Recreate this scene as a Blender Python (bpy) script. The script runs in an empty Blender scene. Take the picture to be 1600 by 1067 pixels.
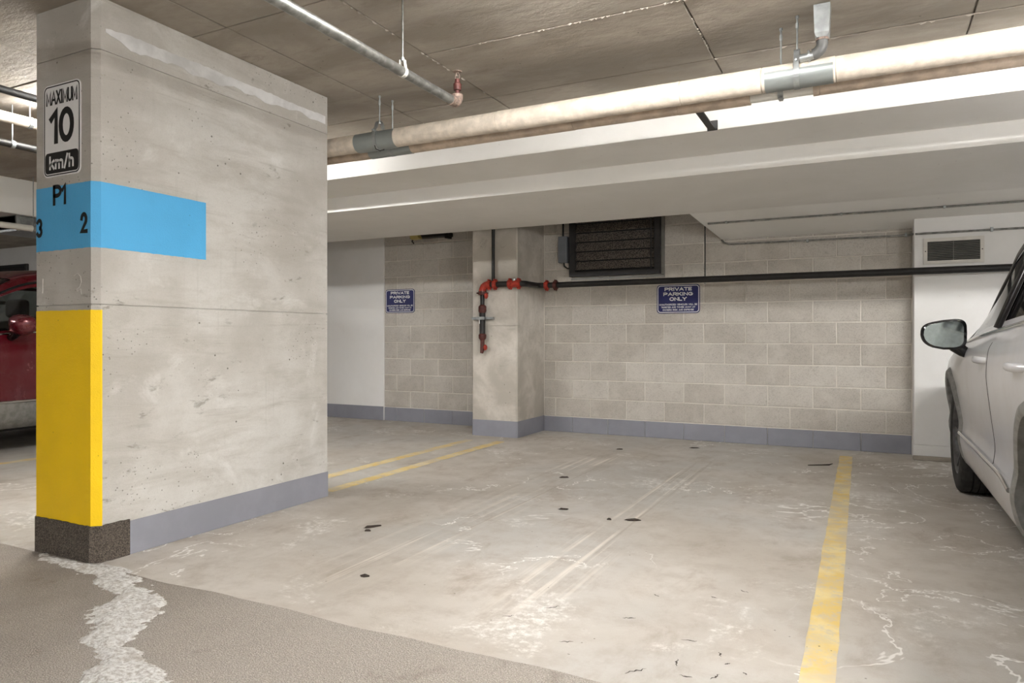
import bpy, bmesh, math, random
import numpy as np
from mathutils import Vector, Matrix
random.seed(7)
R = math.radians
sc = bpy.context.scene
C = sc.collection

# ------------------------------------------------------------------ camera, world, exposure
cam_d = bpy.data.cameras.new('camera'); cam = bpy.data.objects.new('camera', cam_d); C.objects.link(cam)
cam_d.sensor_width = 36; cam_d.lens = 1100 / 1600 * 36; cam_d.shift_y = -6.5 / 1600
cam_d.clip_start = 0.05
cam.location = (0, 0, 1.03); cam.rotation_euler = (R(90), 0, R(26.73))
sc.camera = cam
w = bpy.data.worlds.new('world'); sc.world = w; w.use_nodes = True
w.node_tree.nodes['Background'].inputs[0].default_value = (0.9, 0.95, 1, 1)
w.node_tree.nodes['Background'].inputs[1].default_value = 0.05
sc.view_settings.view_transform = 'Standard'; sc.view_settings.look = 'None'
sc.view_settings.gamma = 1; sc.view_settings.use_curve_mapping = False
sc.view_settings.exposure = 0.55
LAMP_L = 420.0         # radiance of a bare fluorescent tube
# fluorescent battens of the garage and the added low ones: (x, y, angle about z, strength, drop below the ceiling)
BATTENS = [(-0.95, 2.45, 0, 0.34, 0), (1.6, 2.5, 0, 0.85, 0), (4.2, 2.5, 0, 0.5, 0), (-4.4, 2.9, 0, 0.5, 0), (-9.6, 1.0, 0, 0.6, 0),
           (4.0, -0.9, 60, 1.5, .55), (1.4, -2.6, 60, 0.8, .55)]       # the last two are added, hung low over the aisle to brighten the beam faces
ZC = 2.585              # ceiling
YW = 7.12              # back wall

# ------------------------------------------------------------------ node helpers
class NB:
    def __init__(s, name):
        s.m = bpy.data.materials.new(name); s.m.use_nodes = True
        s.t = s.m.node_tree; s.n = s.t.nodes; s.b = s.n['Principled BSDF']
        s._pos = None
    def link(s, a, b): s.t.links.new(a, b)
    def put(s, sock, v):
        if isinstance(v, bpy.types.NodeSocket): s.link(v, sock)
        else:
            if isinstance(v, (tuple, list)) and len(v) == 3 and sock.type == 'RGBA': v = (*v, 1)
            sock.default_value = v
    @property
    def pos(s):
        if not s._pos: s._pos = s.n.new('ShaderNodeNewGeometry').outputs['Position']
        return s._pos
    def obj(s): return s.n.new('ShaderNodeTexCoord').outputs['Object']
    def rnd(s): return s.n.new('ShaderNodeObjectInfo').outputs['Random']
    def map(s, v, sc=(1, 1, 1), loc=(0, 0, 0), rot=(0, 0, 0)):
        k = s.n.new('ShaderNodeMapping'); s.put(k.inputs[0], v); k.inputs[1].default_value = loc
        k.inputs[2].default_value = rot; k.inputs[3].default_value = sc; return k.outputs[0]
    def noise(s, scale, detail=4, rough=.55, vec=None, dist=0, col=False):
        k = s.n.new('ShaderNodeTexNoise'); s.put(k.inputs['Vector'], vec if vec is not None else s.pos)
        k.inputs['Scale'].default_value = scale; k.inputs['Detail'].default_value = detail
        k.inputs['Roughness'].default_value = rough; k.inputs['Distortion'].default_value = dist
        return k.outputs[1 if col else 0]
    def voro(s, scale, vec=None, feat='F1', out='Distance'):
        k = s.n.new('ShaderNodeTexVoronoi'); s.put(k.inputs['Vector'], vec if vec is not None else s.pos)
        k.feature = feat; k.inputs['Scale'].default_value = scale; return k.outputs[out]
    def math(s, op, a, b=0.0, clamp=False):
        k = s.n.new('ShaderNodeMath'); k.operation = op; k.use_clamp = clamp
        s.put(k.inputs[0], a); s.put(k.inputs[1], b); return k.outputs[0]
    def rng(s, v, a, b, c=0.0, d=1.0):
        k = s.n.new('ShaderNodeMapRange'); k.interpolation_type = 'SMOOTHSTEP'; s.put(k.inputs[0], v)
        for i, x in enumerate((a, b, c, d)): k.inputs[i + 1].default_value = x
        return k.outputs[0]
    def mix(s, f, a, b, mode='MIX'):
        k = s.n.new('ShaderNodeMix'); k.data_type = 'RGBA'; k.blend_type = mode
        s.put(k.inputs[0], f); s.put(k.inputs[6], a); s.put(k.inputs[7], b); return k.outputs[2]
    def xyz(s, v=None):
        k = s.n.new('ShaderNodeSeparateXYZ'); s.put(k.inputs[0], v if v is not None else s.pos); return k.outputs
    def bump(s, h, strength=.3, dist=.01):
        k = s.n.new('ShaderNodeBump'); k.inputs['Strength'].default_value = strength; k.inputs['Distance'].default_value = dist
        s.put(k.inputs['Height'], h); s.link(k.outputs[0], s.b.inputs['Normal'])
    def out(s, col, rough=.8, metal=0.0, spec=.5):
        s.put(s.b.inputs['Base Color'], col); s.put(s.b.inputs['Roughness'], rough); s.put(s.b.inputs['Metallic'], metal)
        s.b.inputs['Specular IOR Level'].default_value = spec
        return s.m

def srgb(r, g, b):
    f = lambda c: ((c / 255 + .055) / 1.055) ** 2.4 if c > 10 else c / 255 / 12.92
    return (f(r), f(g), f(b))

def plain(name, rgb, rough=.5, metal=0.0, var=.12, scale=9, spec=.5, bump=0):
    n = NB(name); c = srgb(*rgb)
    dk = tuple(x * (1 - var * 2) for x in c)
    f = n.rng(n.noise(scale, 5, .6), .35, .65)
    if bump: n.bump(n.noise(scale * 12, 3), bump, .004)
    return n.out(n.mix(f, dk, c), rough, metal, spec)

def concrete(name, light, dark, stain, scale=1.6, pits=.5, streak=(1, 1, 1), bump=.35, stain_amt=.6):
    n = NB(name); v = n.map(n.pos, streak)
    big = n.rng(n.noise(scale, 5, .6, v, .4), .36, .66)
    med = n.rng(n.noise(scale * 6, 6, .65, v), .3, .7)
    fine = n.noise(130, 3, .6)
    col = n.mix(big, srgb(*dark), srgb(*light))
    col = n.mix(n.math('MULTIPLY', n.rng(med, .45, 1), .35), col, srgb(*dark))
    st = n.rng(n.noise(scale * 2.3, 7, .7, n.map(v, loc=(7, 3, 1)), .8), .58, .72)
    col = n.mix(n.math('MULTIPLY', st, stain_amt), col, srgb(*stain))
    pv = n.voro(11, n.map(n.pos, (1, 1, 1), (.3, .2, .1)))
    pm = n.math('MULTIPLY', n.rng(pv, .07, .045), n.rng(n.noise(3.1, 2), .5, .56))
    col = n.mix(n.math('MULTIPLY', pm, pits), col, srgb(70, 66, 60))
    col = n.mix(n.rng(fine, .3, .75, .0, .18), col, srgb(*dark))
    h = n.math('SUBTRACT', n.math('ADD', n.math('MULTIPLY', fine, .35), med), n.math('MULTIPLY', pm, 2))
    n.bump(h, bump, .006)
    return n.out(col, .85, 0, .3)

M = {}
M['ceil'] = concrete('ceiling_concrete', (172, 164, 153), (146, 138, 127), (122, 114, 104), 1.4, .8, (1, 2.2, 1), .4, .5)
def mk_pillar():
    n = NB('pillar_concrete'); P = n.pos
    big = n.rng(n.noise(1.3, 5, .6), .36, .66)
    c = n.mix(big, srgb(176, 172, 165), srgb(200, 198, 193))
    sm = n.rng(n.noise(3.4, 8, .68, n.map(P, (.6, .6, 2.6)), .5), .42, .7)
    c = n.mix(n.math('MULTIPLY', sm, .55), c, srgb(166, 161, 152))
    pale = n.rng(n.noise(2.1, 7, .66, n.map(P, (1, 1, 1.3), (4, 4, 4)), .6), .54, .66)
    c = n.mix(n.math('MULTIPLY', pale, .5), c, srgb(214, 213, 209))
    blot = n.math('MULTIPLY', n.rng(n.noise(9, 6, .7, n.map(P, (.7, .7, 1.7)), .3), .6, .69), n.rng(n.noise(1.7, 3), .42, .58))
    c = n.mix(n.math('MULTIPLY', blot, .75), c, srgb(132, 127, 118))
    brd = n.math('MULTIPLY', n.rng(n.noise(1, 4, .6, n.map(P, (.8, .8, 30))), .56, .7), n.rng(n.noise(2.3, 3), .45, .6))
    c = n.mix(n.math('MULTIPLY', brd, .3), c, srgb(146, 140, 131))
    drip = n.math('MULTIPLY', n.rng(n.noise(1, 3, .6, n.map(P, (22, 22, .8))), .62, .74), n.rng(n.noise(1.4, 2), .48, .6))
    c = n.mix(n.math('MULTIPLY', drip, .35), c, srgb(148, 145, 138))
    pm = n.math('MULTIPLY', n.rng(n.voro(13), .085, .05), n.rng(n.noise(3.1, 2), .47, .55))
    pm2 = n.math('MULTIPLY', n.rng(n.voro(38, n.map(P, loc=(.3, .1, .2))), .16, .1), n.rng(n.noise(2.2, 3, .5, n.map(P, loc=(5, 0, 0))), .52, .6))
    pits = n.math('MAXIMUM', pm, n.math('MULTIPLY', pm2, .7))
    c = n.mix(n.math('MULTIPLY', pits, .85), c, srgb(84, 78, 70))
    fine = n.noise(140, 3, .6); c = n.mix(n.rng(fine, .4, .8, 0, .2), c, srgb(150, 146, 138))
    n.bump(n.math('SUBTRACT', n.math('ADD', n.math('MULTIPLY', fine, .4), n.math('MULTIPLY', sm, .8)), n.math('MULTIPLY', pits, 2)), .35, .006)
    return n.out(c, .85, 0, .3)
M['pillar'] = mk_pillar()
M['pilaster'] = concrete('pilaster_concrete', (205, 199, 190), (176, 170, 160), (148, 142, 132), 3, .6, (1, 1, 1), .3)
M['beamwhite'] = concrete('beam_white_paint', (232, 230, 226), (226, 224, 219), (214, 211, 205), 1.2, .3, (1, 1, 1), .08, .25)
M['wallwhite'] = concrete('wall_white_paint', (234, 233, 231), (228, 227, 224), (216, 213, 208), 1.2, .2, (1, 1, 1), .08, .25)
M['basegrey'] = plain('base_grey_paint', (140, 141, 150), .55, 0, .06, 4, bump=.1)
M['mortar'] = concrete('mortar', (226, 221, 212), (216, 210, 200), (200, 193, 182), 6, .0, (1, 1, 1), .3, .3)

def mk_block():
    n = NB('concrete_block'); r = n.rnd()
    base = n.mix(n.rng(r, 0, 1), srgb(184, 178, 169), srgb(198, 193, 185))
    f = n.rng(n.noise(120, 4, .7), .45, .72); f2 = n.rng(n.noise(4.5, 5, .65), .4, .68)
    c = n.mix(n.math('MULTIPLY', f, .6), base, srgb(136, 128, 116))
    c = n.mix(n.math('MULTIPLY', f2, .5), c, srgb(208, 203, 194))
    f3 = n.rng(n.noise(16, 6, .7), .56, .7); c = n.mix(n.math('MULTIPLY', f3, .35), c, srgb(150, 143, 132))
    n.bump(n.noise(160, 3, .7), .5, .004)
    return n.out(c, .9, 0, .2)
M['block'] = mk_block()

def mk_floor():
    n = NB('floor_concrete'); x, y, z = n.xyz()
    P = n.pos
    big = n.rng(n.noise(.9, 5, .6), .38, .64)
    c = n.mix(big, srgb(182, 175, 165), srgb(200, 194, 186))
    grey = n.rng(n.noise(.55, 3, .5, n.map(P, loc=(4, 1, 0))), .46, .6)
    c = n.mix(n.math('MULTIPLY', grey, .6), c, srgb(182, 181, 177))
    med = n.rng(n.noise(7, 7, .7), .42, .7)
    c = n.mix(n.math('MULTIPLY', med, .5), c, srgb(166, 156, 144))
    # brown dirt blotches stretched across the bay
    dirt = n.math('MULTIPLY', n.rng(n.noise(2.2, 8, .72, n.map(P, (1.4, .8, 1), (2, 5, 0)), .3), .5, .72), .62)
    c = n.mix(dirt, c, srgb(148, 134, 119))
    # dried salt blooms: patches and contour lines
    pn = n.noise(1.5, 9, .72, n.map(P, (1, 1, 1), (9, 2, 0)), .35)
    patch = n.rng(pn, .545, .65)
    patch = n.math('MULTIPLY', patch, n.rng(n.noise(26, 6, .75), .42, .66))
    c = n.mix(n.math('MULTIPLY', patch, .75), c, srgb(238, 236, 231))
    ln = n.noise(1.25, 6, .6, n.map(P, (1, 1, 1), (3.3, 8.1, 0)), .6)
    line = n.rng(n.math('ABSOLUTE', n.math('SUBTRACT', ln, .5)), .007, .002)
    region = n.math('MAXIMUM', n.rng(x, -.35, .25), n.rng(n.noise(.8, 2), .52, .6))
    line = n.math('MULTIPLY', n.math('MULTIPLY', line, region), n.rng(n.noise(6, 4), .36, .48))
    c = n.mix(n.math('MULTIPLY', line, .85), c, srgb(244, 242, 238))
    # pale tyre tracks running into the bay
    def band(x0, wd):
        d = n.math('ABSOLUTE', n.math('SUBTRACT', x, x0)); return n.rng(d, wd, wd * .3)
    tr = n.math('MAXIMUM', band(-2.03, .26), band(-1.2, .2))
    wob = n.noise(.5, 2, .5)
    sv = n.map(P, (26, .25, 1))
    st = n.rng(n.noise(1.0, 5, .65, sv, .2), .5, .64)
    yl = n.math('MULTIPLY', n.rng(y, 2.1, 2.7), n.rng(y, 6.3, 5.6))
    tm = n.math('MULTIPLY', n.math('MULTIPLY', tr, st), n.math('MULTIPLY', yl, n.rng(n.noise(2.2, 4), .36, .6)))
    c = n.mix(n.math('MULTIPLY', tm, .7), c, srgb(229, 222, 211))
    sd = n.rng(n.noise(1.0, 4, .6, n.map(P, (30, .3, 1), (5, 2, 0)), .15), .58, .68)
    td = n.math('MULTIPLY', n.math('MULTIPLY', tr, sd), n.math('MULTIPLY', yl, .35))
    c = n.mix(td, c, srgb(150, 138, 122))
    # dark specks
    sp = n.math('MULTIPLY', n.rng(n.voro(17), .075, .05), n.rng(n.noise(2.7, 3), .52, .58))
    c = n.mix(n.math('MULTIPLY', sp, .7), c, srgb(92, 84, 75))
    fine = n.noise(190, 3, .7)
    c = n.mix(n.rng(fine, .45, .8, 0, .3), c, srgb(172, 165, 155))
    n.bump(n.math('ADD', n.math('ADD', fine, med), n.math('MULTIPLY', patch, .6)), .25, .006)
    rg = n.rng(n.noise(1.1, 4), .35, .65, .5, .8)
    return n.out(c, rg, 0, .35)
M['floor'] = mk_floor()

def mk_asphalt():
    n = NB('aisle_asphalt'); x, y, z = n.xyz()
    g = n.noise(230, 4, .8); g2 = n.rng(n.voro(160), .1, .7)
    big = n.rng(n.noise(1.1, 6, .62, n.map(n.pos, loc=(1, 3, 0))), .36, .66)
    c = n.mix(big, srgb(166, 157, 147), srgb(196, 187, 176))
    # trodden dust: the coating gets paler towards the right-hand bays
    c = n.mix(n.rng(n.math('ADD', x, n.math('MULTIPLY', n.noise(1.3, 5), 1.2)), -2.6, -1.0, 0, .8), c, srgb(204, 196, 186))
    c = n.mix(n.rng(g, .42, .66, .6, 0), c, srgb(92, 86, 80))
    c = n.mix(n.rng(n.voro(90), .12, .05, 0, .5), c, srgb(206, 200, 192))
    c = n.mix(n.rng(n.noise(300, 2, .5), .66, .74, 0, .6), c, srgb(214, 208, 200))
    wet = n.rng(n.noise(1.6, 6, .65, n.map(n.pos, loc=(3, 6, 0))), .6, .68)
    c = n.mix(n.math('MULTIPLY', wet, .45), c, srgb(104, 90, 78))
    n.bump(n.math('ADD', g, g2), .55, .006)
    return n.out(c, .85, 0, .3)
M['asphalt'] = mk_asphalt()

def mk_skirt():
    n = NB('asphalt_skirt'); g = n.noise(170, 4, .8)
    c = n.mix(n.rng(g, .36, .64), srgb(52, 47, 43), srgb(120, 110, 100))
    c = n.mix(n.rng(n.noise(260, 2), .64, .72, 0, .8), c, srgb(200, 186, 160))
    n.bump(g, .9, .01); return n.out(c, .8, 0, .4)
M['skirt'] = mk_skirt()
def mk_salt():
    n = NB('salt_crust'); g = n.noise(60, 6, .75)
    c = n.mix(n.rng(g, .34, .62), srgb(178, 171, 163), srgb(240, 239, 236))
    c = n.mix(n.rng(n.noise(7, 5, .7), .56, .72, 0, .55), c, srgb(172, 161, 148))
    n.bump(g, .8, .012); return n.out(c, .9, 0, .3)
M['salt'] = mk_salt()
def paint(name, rgb, pit=.5):
    n = NB(name); c = srgb(*rgb)
    k = n.mix(n.rng(n.noise(5, 4), .35, .7, 0, .3), c, tuple(v * .8 for v in c))
    sp = n.math('MULTIPLY', n.rng(n.voro(20), .085, .06), n.rng(n.noise(4, 3), .54, .6))
    k = n.mix(n.math('MULTIPLY', sp, pit), k, tuple(v * .25 for v in c))
    n.bump(n.math('ADD', n.noise(45, 4, .7), n.noise(160, 3)), .35, .004)
    return n.out(k, .5, 0, .4)
M['yellow'] = paint('yellow_pillar_paint', (246, 204, 12)); M['blue'] = paint('blue_pillar_paint', (84, 172, 224))
def mk_line():
    n = NB('worn_yellow_line'); x, y, z = n.xyz()
    c = n.mix(n.rng(n.noise(6, 5), .4, .65), srgb(218, 190, 118), srgb(224, 206, 154))
    c = n.mix(n.rng(n.noise(2.6, 6, .7), .5, .68, 0, .6), c, srgb(205, 190, 150))
    wear = n.rng(n.noise(15, 8, .75), .46, .64)
    wear2 = n.rng(n.noise(2.4, 5, .6, n.map(n.pos, loc=(2, 2, 0))), .48, .62)
    f = n.math('MAXIMUM', n.math('MULTIPLY', wear, .7), n.math('MULTIPLY', wear2, .65))
    c = n.mix(f, c, srgb(190, 184, 174))
    sp = n.math('MULTIPLY', n.rng(n.voro(17), .075, .05), n.rng(n.noise(2.7, 3), .52, .58)); c = n.mix(sp, c, srgb(110, 98, 76))
    return n.out(c, .7, 0, .3)
M['line'] = mk_line()
M['galv'] = plain('galvanised_steel', (176, 180, 180), .38, .8, .15, 14)
M['shield'] = plain('grey_sheet_metal', (150, 156, 154), .4, .6, .06, 6)
M['steelpipe'] = plain('dull_galvanised_pipe', (156, 156, 152), .42, .75, .2, 22)
M['jacket'] = plain('pipe_canvas_jacket', (212, 200, 184), .85, 0, .12, 16, bump=.3)
M['brownjacket'] = plain('pipe_brown_jacket', (190, 173, 154), .8, 0, .14, 12, bump=.3)
M['pvc'] = plain('white_pipe', (222, 220, 212), .5, 0, .05)
M['black'] = plain('black_iron', (38, 36, 35), .5, .2, .2)
M['blackpaint'] = plain('black_paint', (22, 22, 23), .6, 0, .1)
M['red'] = plain('red_fitting', (178, 52, 34), .5, 0, .2, 40)
M['maroon'] = plain('rusty_fitting', (92, 48, 42), .6, .2, .2, 40)
M['rust'] = plain('rusty_brass', (150, 130, 118), .6, .3, .25, 50)
M['signblue'] = plain('sign_blue', (24, 30, 92), .45, 0, .05)
M['signwhite'] = plain('sign_white', (235, 235, 235), .4, 0, .02)
M['darkmetal'] = plain('louvre_dark_metal', (52, 50, 50), .55, .3, .15)
M['greybox'] = plain('grey_enclosure', (120, 124, 130), .5, .1, .06)
M['ventwhite'] = plain('vent_white', (214, 210, 202), .55, 0, .05)
M['ventslat'] = plain('vent_slat_grey', (132, 130, 124), .5, .3, .08)
M['chalk'] = plain('chalk', (206, 202, 196), .9, 0, .05)
M['mud'] = plain('dried_mud', (64, 54, 46), .9, 0, .2, 60, bump=.6)
M['crack'] = plain('crack_dark', (70, 64, 58), .95, 0, .1)
M['yellowplastic'] = plain('yellow_plastic', (206, 190, 120), .5, 0, .06)

# ------------------------------------------------------------------ mesh helpers
def link(o, parent=None):
    C.objects.link(o)
    if parent: o.parent = parent
    return o
def obj(name, me, mat, parent=None, smooth=False):
    o = bpy.data.objects.new(name, me)
    if mat is not None and not me.materials: me.materials.append(mat)
    if smooth: me.polygons.foreach_set('use_smooth', [True] * len(me.polygons))
    return link(o, parent)
def thing(name, label, cat, loc=(0, 0, 0), rz=0, group=None):
    o = bpy.data.objects.new(name, None); C.objects.link(o); o.location = loc; o.rotation_euler = (0, 0, rz)
    o.empty_display_size = .1
    return tag(o, label, cat, group)
def tag(o, label=None, cat=None, group=None, kind=None):
    if label: o['label'] = label
    if cat: o['category'] = cat
    if group: o['group'] = group
    if kind: o['kind'] = kind
    return o
def mesh(name, v, f):
    me = bpy.data.meshes.new(name); me.from_pydata([tuple(p) for p in v], [], f); me.update(); return me
def fin(bm, name='m'):
    bmesh.ops.recalc_face_normals(bm, faces=bm.faces)
    me = bpy.data.meshes.new(name); bm.to_mesh(me); bm.free(); return me
def solid(bm, t):
    bmesh.ops.recalc_face_normals(bm, faces=bm.faces); bm.normal_update()
    bmesh.ops.solidify(bm, geom=bm.faces[:], thickness=t)
def box_bm(bm, a, b, bev=0, seg=1):
    r = bmesh.ops.create_cube(bm, size=1); vs = r['verts']
    for v in vs: v.co = Vector([(a[i] + b[i]) / 2 + v.co[i] * (b[i] - a[i]) for i in range(3)])
    if bev:
        es = list({e for v in vs for e in v.link_edges})
        bmesh.ops.bevel(bm, geom=es, offset=bev, segments=seg, affect='EDGES', profile=.5)
def box(a, b, bev=0, seg=1):
    bm = bmesh.new(); box_bm(bm, a, b, bev, seg); return fin(bm)
def prism(poly, a, b, axis):
    """polygon in the two other axes, extruded from a to b along axis"""
    def p(q, t):
        if axis == 0: return (t, q[0], q[1])
        if axis == 1: return (q[0], t, q[1])
        return (q[0], q[1], t)
    n = len(poly); v = [p(q, a) for q in poly] + [p(q, b) for q in poly]
    f = [tuple(range(n)), tuple(range(n, 2 * n))[::-1]] + [(i, i + n, (i + 1) % n + n, (i + 1) % n) for i in range(n)]
    bm = bmesh.new(); bv = [bm.verts.new(x) for x in v]
    for q in f: bm.faces.new([bv[i] for i in q])
    return fin(bm)
def tube_bm(bm, pts, r, seg=14, cap=True):
    pts = [Vector(p) for p in pts]; rr = r if isinstance(r, (list, tuple)) else [r] * len(pts)
    rings = []; up = None
    for i, p in enumerate(pts):
        t = (pts[min(i + 1, len(pts) - 1)] - pts[max(i - 1, 0)]).normalized()
        if up is None: up = t.orthogonal().normalized()
        up = (up - t * up.dot(t)).normalized(); sd = t.cross(up)
        rings.append([bm.verts.new(p + (up * math.cos(a) + sd * math.sin(a)) * rr[i]) for a in [2 * math.pi * k / seg for k in range(seg)]])
    for A, B in zip(rings, rings[1:]):
        for k in range(seg): bm.faces.new((A[k], A[(k + 1) % seg], B[(k + 1) % seg], B[k]))
    if cap: bm.faces.new(rings[0][::-1]); bm.faces.new(rings[-1])
def tube(pts, r, seg=14):
    bm = bmesh.new(); tube_bm(bm, pts, r, seg); return fin(bm)
def autosmooth(o, ang=35):
    me = o.data; me.polygons.foreach_set('use_smooth', [True] * len(me.polygons))
    bm = bmesh.new(); bm.from_mesh(me)
    for e in bm.edges:
        if len(e.link_faces) == 2 and e.calc_face_angle(0) > R(ang): e.smooth = False
    bm.to_mesh(me); bm.free(); return o
def T(name, pts, r, mat, parent, seg=14): return autosmooth(obj(name, tube(pts, r, seg), mat, parent))
def lathe(prof, axis='z', seg=24, center=(0, 0, 0), caps=True):
    """prof: list of (radius, t) along axis"""
    v = []; f = []; c = Vector(center)
    for r, t in prof:
        for k in range(seg):
            a = 2 * math.pi * k / seg; x, y = r * math.cos(a), r * math.sin(a)
            v.append(c + Vector({'z': (x, y, t), 'x': (t, x, y), 'y': (x, t, y)}[axis]))
    n = len(prof)
    for i in range(n - 1):
        for k in range(seg): f.append((i * seg + k, i * seg + (k + 1) % seg, (i + 1) * seg + (k + 1) % seg, (i + 1) * seg + k))
    if caps: f.append(tuple(range(seg))); f.append(tuple(range((n - 1) * seg, n * seg)))
    bm = bmesh.new(); bv = [bm.verts.new(p) for p in v]
    for q in f:
        try: bm.faces.new([bv[i] for i in q])
        except ValueError: pass
    bmesh.ops.remove_doubles(bm, verts=bm.verts, dist=1e-5)
    return fin(bm)
def arc(c, r, a0, a1, n, ax1, ax2):
    c, ax1, ax2 = Vector(c), Vector(ax1), Vector(ax2)
    return [c + ax1 * r * math.cos(R(a0 + (a1 - a0) * i / n)) + ax2 * r * math.sin(R(a0 + (a1 - a0) * i / n)) for i in range(n + 1)]
def rrect(w, h, r, n=5):
    p = []
    for cx, cy, a in ((w / 2 - r, h / 2 - r, 0), (-w / 2 + r, h / 2 - r, 90), (-w / 2 + r, -h / 2 + r, 180), (w / 2 - r, -h / 2 + r, 270)):
        p += [(cx + r * math.cos(R(a + 90 * i / n)), cy + r * math.sin(R(a + 90 * i / n))) for i in range(n + 1)]
    return p
def plate(poly, y0, y1, cx, cz, inner=None):
    """flat plate facing -y, optionally a ring"""
    if inner is None: return prism([(cx + a, cz + b) for a, b in poly], y0, y1, 1)
    n = len(poly); bm = bmesh.new(); R4 = []
    for pl, y in ((poly, y0), (inner, y0), (inner, y1), (poly, y1)): R4.append([bm.verts.new((cx + a, y, cz + b)) for a, b in pl])
    for i in range(4):
        A, B = R4[i], R4[(i + 1) % 4]
        for k in range(n): bm.faces.new((A[k], A[(k + 1) % n], B[(k + 1) % n], B[k]))
    return fin(bm)
def _arc(cx, cy, rx, ry, a0, a1, n=10): return [(cx + rx * math.cos(R(a0 + (a1 - a0) * i / n)), cy + ry * math.sin(R(a0 + (a1 - a0) * i / n))) for i in range(n + 1)]
_bowl = lambda y0, y1, x=.55: [(0, y1), (x - .2, y1)] + _arc(x - .2, (y0 + y1) / 2, .45, (y1 - y0) / 2, 90, -90) + [(x - .2, y0), (0, y0)]
_S = _arc(.4, .75, .4, .25, 30, 270, 12) + _arc(.4, .25, .4, .25, 90, -150, 12)
GL = {'A': [[(0, 0), (.45, 1), (.9, 0)], [(.16, .33), (.74, .33)]], 'B': [[(0, 0), (0, 1)], _bowl(.5, 1, .5), _bowl(0, .5)], 'C': [_arc(.45, .5, .45, .5, 50, 310, 16)],
 'D': [[(0, 0), (0, 1)], [(0, 1), (.3, 1)] + _arc(.3, .5, .5, .5, 90, -90) + [(0, 0)]], 'E': [[(.65, 1), (0, 1), (0, 0), (.65, 0)], [(0, .5), (.58, .5)]],
 'G': [_arc(.45, .5, .45, .5, 50, 330, 16) + [(.88, .45), (.5, .45)]], 'H': [[(0, 0), (0, 1)], [(.75, 0), (.75, 1)], [(0, .5), (.75, .5)]], 'I': [[(.08, 0), (.08, 1)]],
 'K': [[(0, 0), (0, 1)], [(.72, 1), (0, .4)], [(.25, .6), (.78, 0)]], 'L': [[(0, 1), (0, 0), (.62, 0)]], 'M': [[(0, 0), (0, 1), (.45, .2), (.9, 1), (.9, 0)]], 'N': [[(0, 0), (0, 1), (.75, 0), (.75, 1)]],
 'O': [_arc(.47, .5, .47, .5, 0, 360, 22)], 'P': [[(0, 0), (0, 1)], _bowl(.46, 1)], 'R': [[(0, 0), (0, 1)], _bowl(.48, 1), [(.4, .48), (.78, 0)]], 'S': [_S], 'T': [[(0, 1), (.8, 1)], [(.4, 1), (.4, 0)]],
 'U': [[(0, 1), (0, .35)] + _arc(.38, .35, .38, .35, 180, 360) + [(.76, 1)]], 'V': [[(0, 1), (.42, 0), (.84, 1)]], 'W': [[(0, 1), (.28, 0), (.55, .8), (.82, 0), (1.1, 1)]], 'X': [[(0, 0), (.8, 1)], [(0, 1), (.8, 0)]],
 'Y': [[(0, 1), (.42, .5), (.84, 1)], [(.42, .5), (.42, 0)]], 'Z': [[(0, 1), (.7, 1), (0, 0), (.72, 0)]], '1': [[(0, .78), (.28, 1), (.28, 0)]], '0': [_arc(.33, .5, .33, .5, 0, 360, 22)],
 '2': [_arc(.33, .7, .33, .3, 170, -40, 12) + [(0, 0), (.7, 0)]], '3': [_arc(.3, .75, .32, .25, 150, -90, 10) + _arc(.3, .25, .35, .25, 90, -150, 10)],
 'k': [[(0, 0), (0, 1)], [(.45, .68), (0, .28)], [(.16, .42), (.48, 0)]], 'm': [[(0, 0), (0, .68)], [(0, .5)] + _arc(.22, .45, .2, .2, 150, 0, 8) + [(.42, 0)], [(.42, .5)] + _arc(.64, .45, .2, .2, 150, 0, 8) + [(.84, 0)]],
 '/': [[(0, -.05), (.32, 1.05)]], 'h': [[(0, 0), (0, 1)], [(0, .45)] + _arc(.23, .43, .21, .23, 150, 0, 8) + [(.44, 0)]], ' ': []}
GW = {'A': .9, 'B': .72, 'C': .8, 'D': .8, 'E': .65, 'G': .9, 'H': .75, 'I': .16, 'K': .76, 'L': .62, 'M': .9, 'N': .75, 'O': .94, 'P': .8, 'R': .8, 'S': .8, 'T': .8, 'U': .76, 'V': .84, 'W': 1.1, 'X': .8, 'Y': .84, 'Z': .72,
 '1': .3, '0': .66, '2': .7, '3': .65, 'k': .46, 'm': .84, '/': .32, 'h': .44, ' ': .4}
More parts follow.
